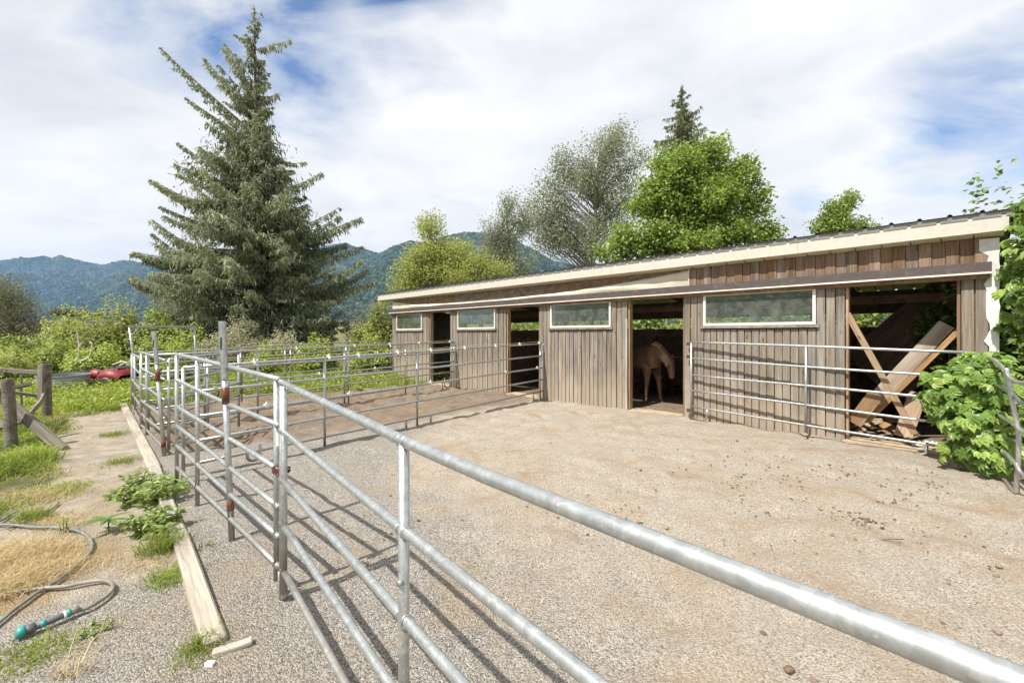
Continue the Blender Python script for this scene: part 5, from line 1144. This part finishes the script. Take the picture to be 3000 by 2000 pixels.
# ------------------------------------------------------------------ weeds by the edging
def weed(label, c, h, rad, n, size, mat=None, stems=14, name='weed_plant'):
    t = thing(name, label, 'weed', tuple(c), 'weeds along the path'); cl = Cloud(); st = MB(); c = Vector(c)
    for k in range(stems):
        a_ = rng.random() * 6.283; r_ = rad * rng.random() ** .6; top = c + Vector((r_ * math.cos(a_), r_ * math.sin(a_), h * rng.uniform(.5, 1) * (1 - .4 * r_ / rad))); b_ = c + Vector((r_ * .4 * math.cos(a_), r_ * .4 * math.sin(a_), -.02)); mid = b_.lerp(top, .55) + Vector((0, 0, .03))
        st.tube([b_, mid, top], [.004, .003, .0015], 4, caps=False); m_ = n // stems; ts = rng.uniform(.15, 1.02, m_)
        ps = np.array([tuple(b_.lerp(mid, s * 2) if s < .5 else mid.lerp(top, s * 2 - 1)) for s in ts]) ; dr = rv(m_) * [1, 1, .3]; L = size * rng.uniform(.6, 1.2, m_) * (1.15 - .5 * ts)
        cl.add(*leaf_quads(ps + dr * L[:, None] * .5, L, L * .42, rng.normal(size=(m_, 3)) * .35 + [0, 0, 1], dr + [0, 0, -.15]))
    st.build('stems', M['l_grass'], t); cl.build('foliage', mat or M['l_weed'], t); return t
weed('leafy weed clump sprawling over the middle edging timber', G(440, 1470), .36, .32, 560, .10, stems=26)
weed('lower weed clump below the sprawling clump by the edging', G(455, 1560), .28, .26, 380, .10, stems=20)
weed('weed growing on the path side behind the sprawling clump', G(400, 1420), .22, .2, 260, .06)
weed('small weed seedling standing alone beside the hose', G(188, 1560), .16, .05, 60, .035, stems=4)
weed('flat little weed on the gravel near the dark pipe', G(275, 1850), .05, .11, 120, .035, stems=10)
weed('weed left of the sprawling clump on bare earth', G(345, 1460), .12, .12, 120, .05, stems=8)
weed('green weed inside the arena just past the middle timber', G(505, 1425), .16, .14, 120, .06, stems=8)
weed('tiny weed on the gravel behind the middle timber', G(585, 1605), .04, .12, 50, .03, stems=8)
# broad-leaved plant
bp = thing('broad_leaved_plant', 'low plant with long dark green leaves spread over bare earth', 'plant', tuple(G(320, 1560))); c = G(318, 1556, .10)
Vl = []; nS = 7
for i in range(nS):
    t_ = i / (nS - 1); w_ = math.sin(math.pi * min(1, t_ * 1.02) ** .8) * .5; z_ = .03 * math.sin(t_ * 2.6) - .10 * t_ * t_
    Vl += [(t_, w_ * .26, z_ + .02 * w_), (t_, 0, z_), (t_, -w_ * .26, z_ + .02 * w_)]
Fl = np.array([[i * 3 + j, (i + 1) * 3 + j, (i + 1) * 3 + j + 1, i * 3 + j + 1] for i in range(nS - 1) for j in range(2)]); lme = mesh_np('leaf', np.array(Vl), Fl, {'rnd': np.full(len(Vl), .2)}); lme.materials.append(M['l_vine'])
for k, (an, L_) in enumerate(((170, .20), (215, .17), (250, .21), (120, .16), (85, .15), (50, .18), (10, .2), (-30, .19), (-65, .17), (195, .13), (290, .15))):
    o = bpy.data.objects.new('leaf', lme); COL.objects.link(o); m_ = Matrix.Rotation(R(an), 4, 'Z') @ Matrix.Rotation(R(-10 + 14 * rng.random()), 4, 'Y') @ Matrix.Scale(L_, 4); m_.translation = c + Vector((0, 0, .01 * k % .03)); o.matrix_world = m_; o.parent = bp; o.matrix_parent_inverse = Matrix.Translation(-bp.location)
MB().tube([c - Vector((0, 0, .12)), c + Vector((0, 0, .01))], .006, 6).build('stem', M['l_grass'], bp)

# ------------------------------------------------------------------ grass
def blades(pos, h, w_, lean, rnd=None):
    n = len(pos); a_ = rng.uniform(0, 6.283, n); d = np.stack([np.cos(a_), np.sin(a_), np.zeros(n)], 1); ln = rng.normal(size=(n, 3)) * [1, 1, 0]; h = np.asarray(h)[:, None]; w_ = np.asarray(w_)[:, None]
    mid = pos + ln * lean * h * .3 + np.array([0, 0, 1]) * h * .6; tip = pos + ln * lean * h * 1.0 + np.array([0, 0, 1]) * h * rng.uniform(.75, 1, (n, 1))
    V = np.stack([pos - d * w_, pos + d * w_, mid + d * w_ * .7, mid - d * w_ * .7, tip], 1); i = np.arange(n)[:, None] * 5
    return V.reshape(-1, 3), np.concatenate([i + [[0, 1, 2]], i + [[0, 2, 3]], i + [[3, 2, 4]]]), np.repeat(rng.random(n) if rnd is None else rnd, 5)
def gmask(x, y):
    q = .715 * x + .699 * y; p = .699 * x - .715 * y
    g = gmask0(x, y, q, p)
    return g * (1 - ss(8.2, 8.7, q) * (p > -13) * (x > -6))
def field(n, x0, x1, y0, y1): 
    x_ = rng.uniform(x0, x1, n); y_ = rng.uniform(y0, y1, n); return x_, y_
cl = Cloud()
x_, y_ = field(210000, -14, -3, 3.0, 11.5); k = (gmask(x_, y_) * (.55 + 1.2 * fbm(x_, y_, .5, 91)) > rng.random(len(x_)) * .9) & (x_ / y_ > -2.0); x_, y_ = x_[k], y_[k]
dd = np.hypot(x_, y_); tall = np.clip(.75 + 1.5 * fbm(x_, y_, .8, 93), .25, 1.5); cl.add(*blades(np.stack([x_, y_, gz(y_) - .01], 1), rng.uniform(.05, .17, len(x_)) * tall, .0022 + .0006 * dd, .8, np.clip(.35 + .8 * fbm(x_, y_, .6, 95) + .4 * rng.random(len(x_)), 0, 1)))
o = cl.build('grass', M['l_grass']); o['kind'] = 'stuff'
cl = Cloud(); x_, y_ = field(72000, -32, 4, 10.5, 22); k = (np.maximum(gmask(x_, y_), 0) > .5) & (x_ / y_ > -1.9); x_, y_ = x_[k], y_[k]; cl.add(*blades(np.stack([x_, y_, gz(y_) - .02], 1), rng.uniform(.10, .30, len(x_)) * np.clip(.7 + 1.6 * fbm(x_, y_, 1.5, 97), .3, 1.6), np.full(len(x_), .012), .7))
x_, y_ = field(56000, -30, 3, 9.5, 20); k = (gmask(x_, y_) > .5) & (fbm(x_, y_, 1.3, 99) > -.12) & (x_ / y_ > -1.9); x_, y_ = x_[k], y_[k]; n = len(x_); L = rng.uniform(.05, .12, n)
V_, F_, R_ = leaf_quads(np.stack([x_, y_, gz(y_) + rng.uniform(.03, .24, n)], 1), L, L * .7, rng.normal(size=(n, 3)) * .5 + [0, 0, 1], rv(n)); cl.add(V_, F_, R_)
o = cl.build('meadow_weeds', M['l_grass']); o['kind'] = 'stuff'
# dry strands mixed through the grass edge, and the straw patch by the hose
cl = Cloud(); x_, y_ = field(42000, -9, -2.2, 3.2, 9.5); q = .715 * x_ + .699 * y_; p = .699 * x_ - .715 * y_; g_ = gmask0(x_, y_, q, p); e_ = (4 * g_ * (1 - g_) + .25 * g_) * ss(-5.2, -5.9, p); k = e_ * (.25 + 1.5 * fbm(x_, y_, .7, 101)) > rng.random(len(x_)) * 1.3; x_, y_ = x_[k], y_[k]
cl.add(*blades(np.stack([x_, y_, gz(y_)], 1), rng.uniform(.03, .13, len(x_)), np.full(len(x_), .003), 1.5))
for (c_, s_, n, hh) in ((G(30, 1640), (.36, .26), 3300, .095), (G(120, 1680), (.26, .20), 1900, .08), (G(0, 1730), (.26, .16), 1500, .10), (G(290, 1640), (.30, .2), 350, .03), (G(430, 1650), (.22, .2), 500, .03), (G(170, 1530), (.34, .2), 900, .05), (G(100, 1460), (.4, .3), 1500, .08)):
    x_ = rng.normal(c_.x, s_[0] * .5, n); y_ = rng.normal(c_.y, s_[1] * .5, n); cl.add(*blades(np.stack([x_, y_, gz(y_)], 1), rng.uniform(.4, 1.15, n) * hh, np.full(n, .0023), 1.1))
o = cl.build('dry_grass', M['l_straw']); o['kind'] = 'stuff'
def tuft(label, c, n, h, rad, mat='l_grass', w_=.0028, lean=.8):
    x_ = rng.normal(c.x, rad * .5, n); y_ = rng.normal(c.y, rad * .5, n); cl = Cloud(); cl.add(*blades(np.stack([x_, y_, np.full(n, c.z - .005)], 1), rng.uniform(.4, 1.1, n) * h, np.full(n, w_), lean))
    tag(cl.build('grass_tuft', M[mat]), label, 'grass tuft', 'grass tufts along the timbers')
tuft('long-bladed grass tuft against the nearest edging timber', G(475, 1610), 420, .17, .13); tuft('low mossy green tuft below the long-bladed tuft', G(500, 1690), 700, .05, .17); tuft('small dry tuft near the end of the nearest timber', G(590, 1895), 220, .10, .07)
tuft('yellowish low tuft left of the small dry tuft', G(560, 1925), 260, .04, .12); tuft('grass tuft at the far end of the edging', G(335, 1200), 500, .16, .22); tuft('grass tuft on the left side of the farthest timber', G(330, 1275), 420, .08, .2); tuft('grass tuft in the middle of the path edge', G(355, 1355), 500, .07, .22)
tuft('low green patch lower left on the gravel', G(60, 1930), 600, .035, .24); tuft('green patch behind the dark pipe', G(130, 1890), 300, .03, .2); tuft('tall thin stalks at the bottom left of the gravel', G(215, 1975), 40, .12, .08, 'l_straw'); tuft('grass tuft where the hose leaves the straw', G(95, 1520), 500, .12, .13); tuft('bright low grass along the left path edge', G(150, 1445), 2200, .06, .32)
tuft('grass tuft inside the fence by the first panel foot', G(520, 1440), 260, .10, .12)
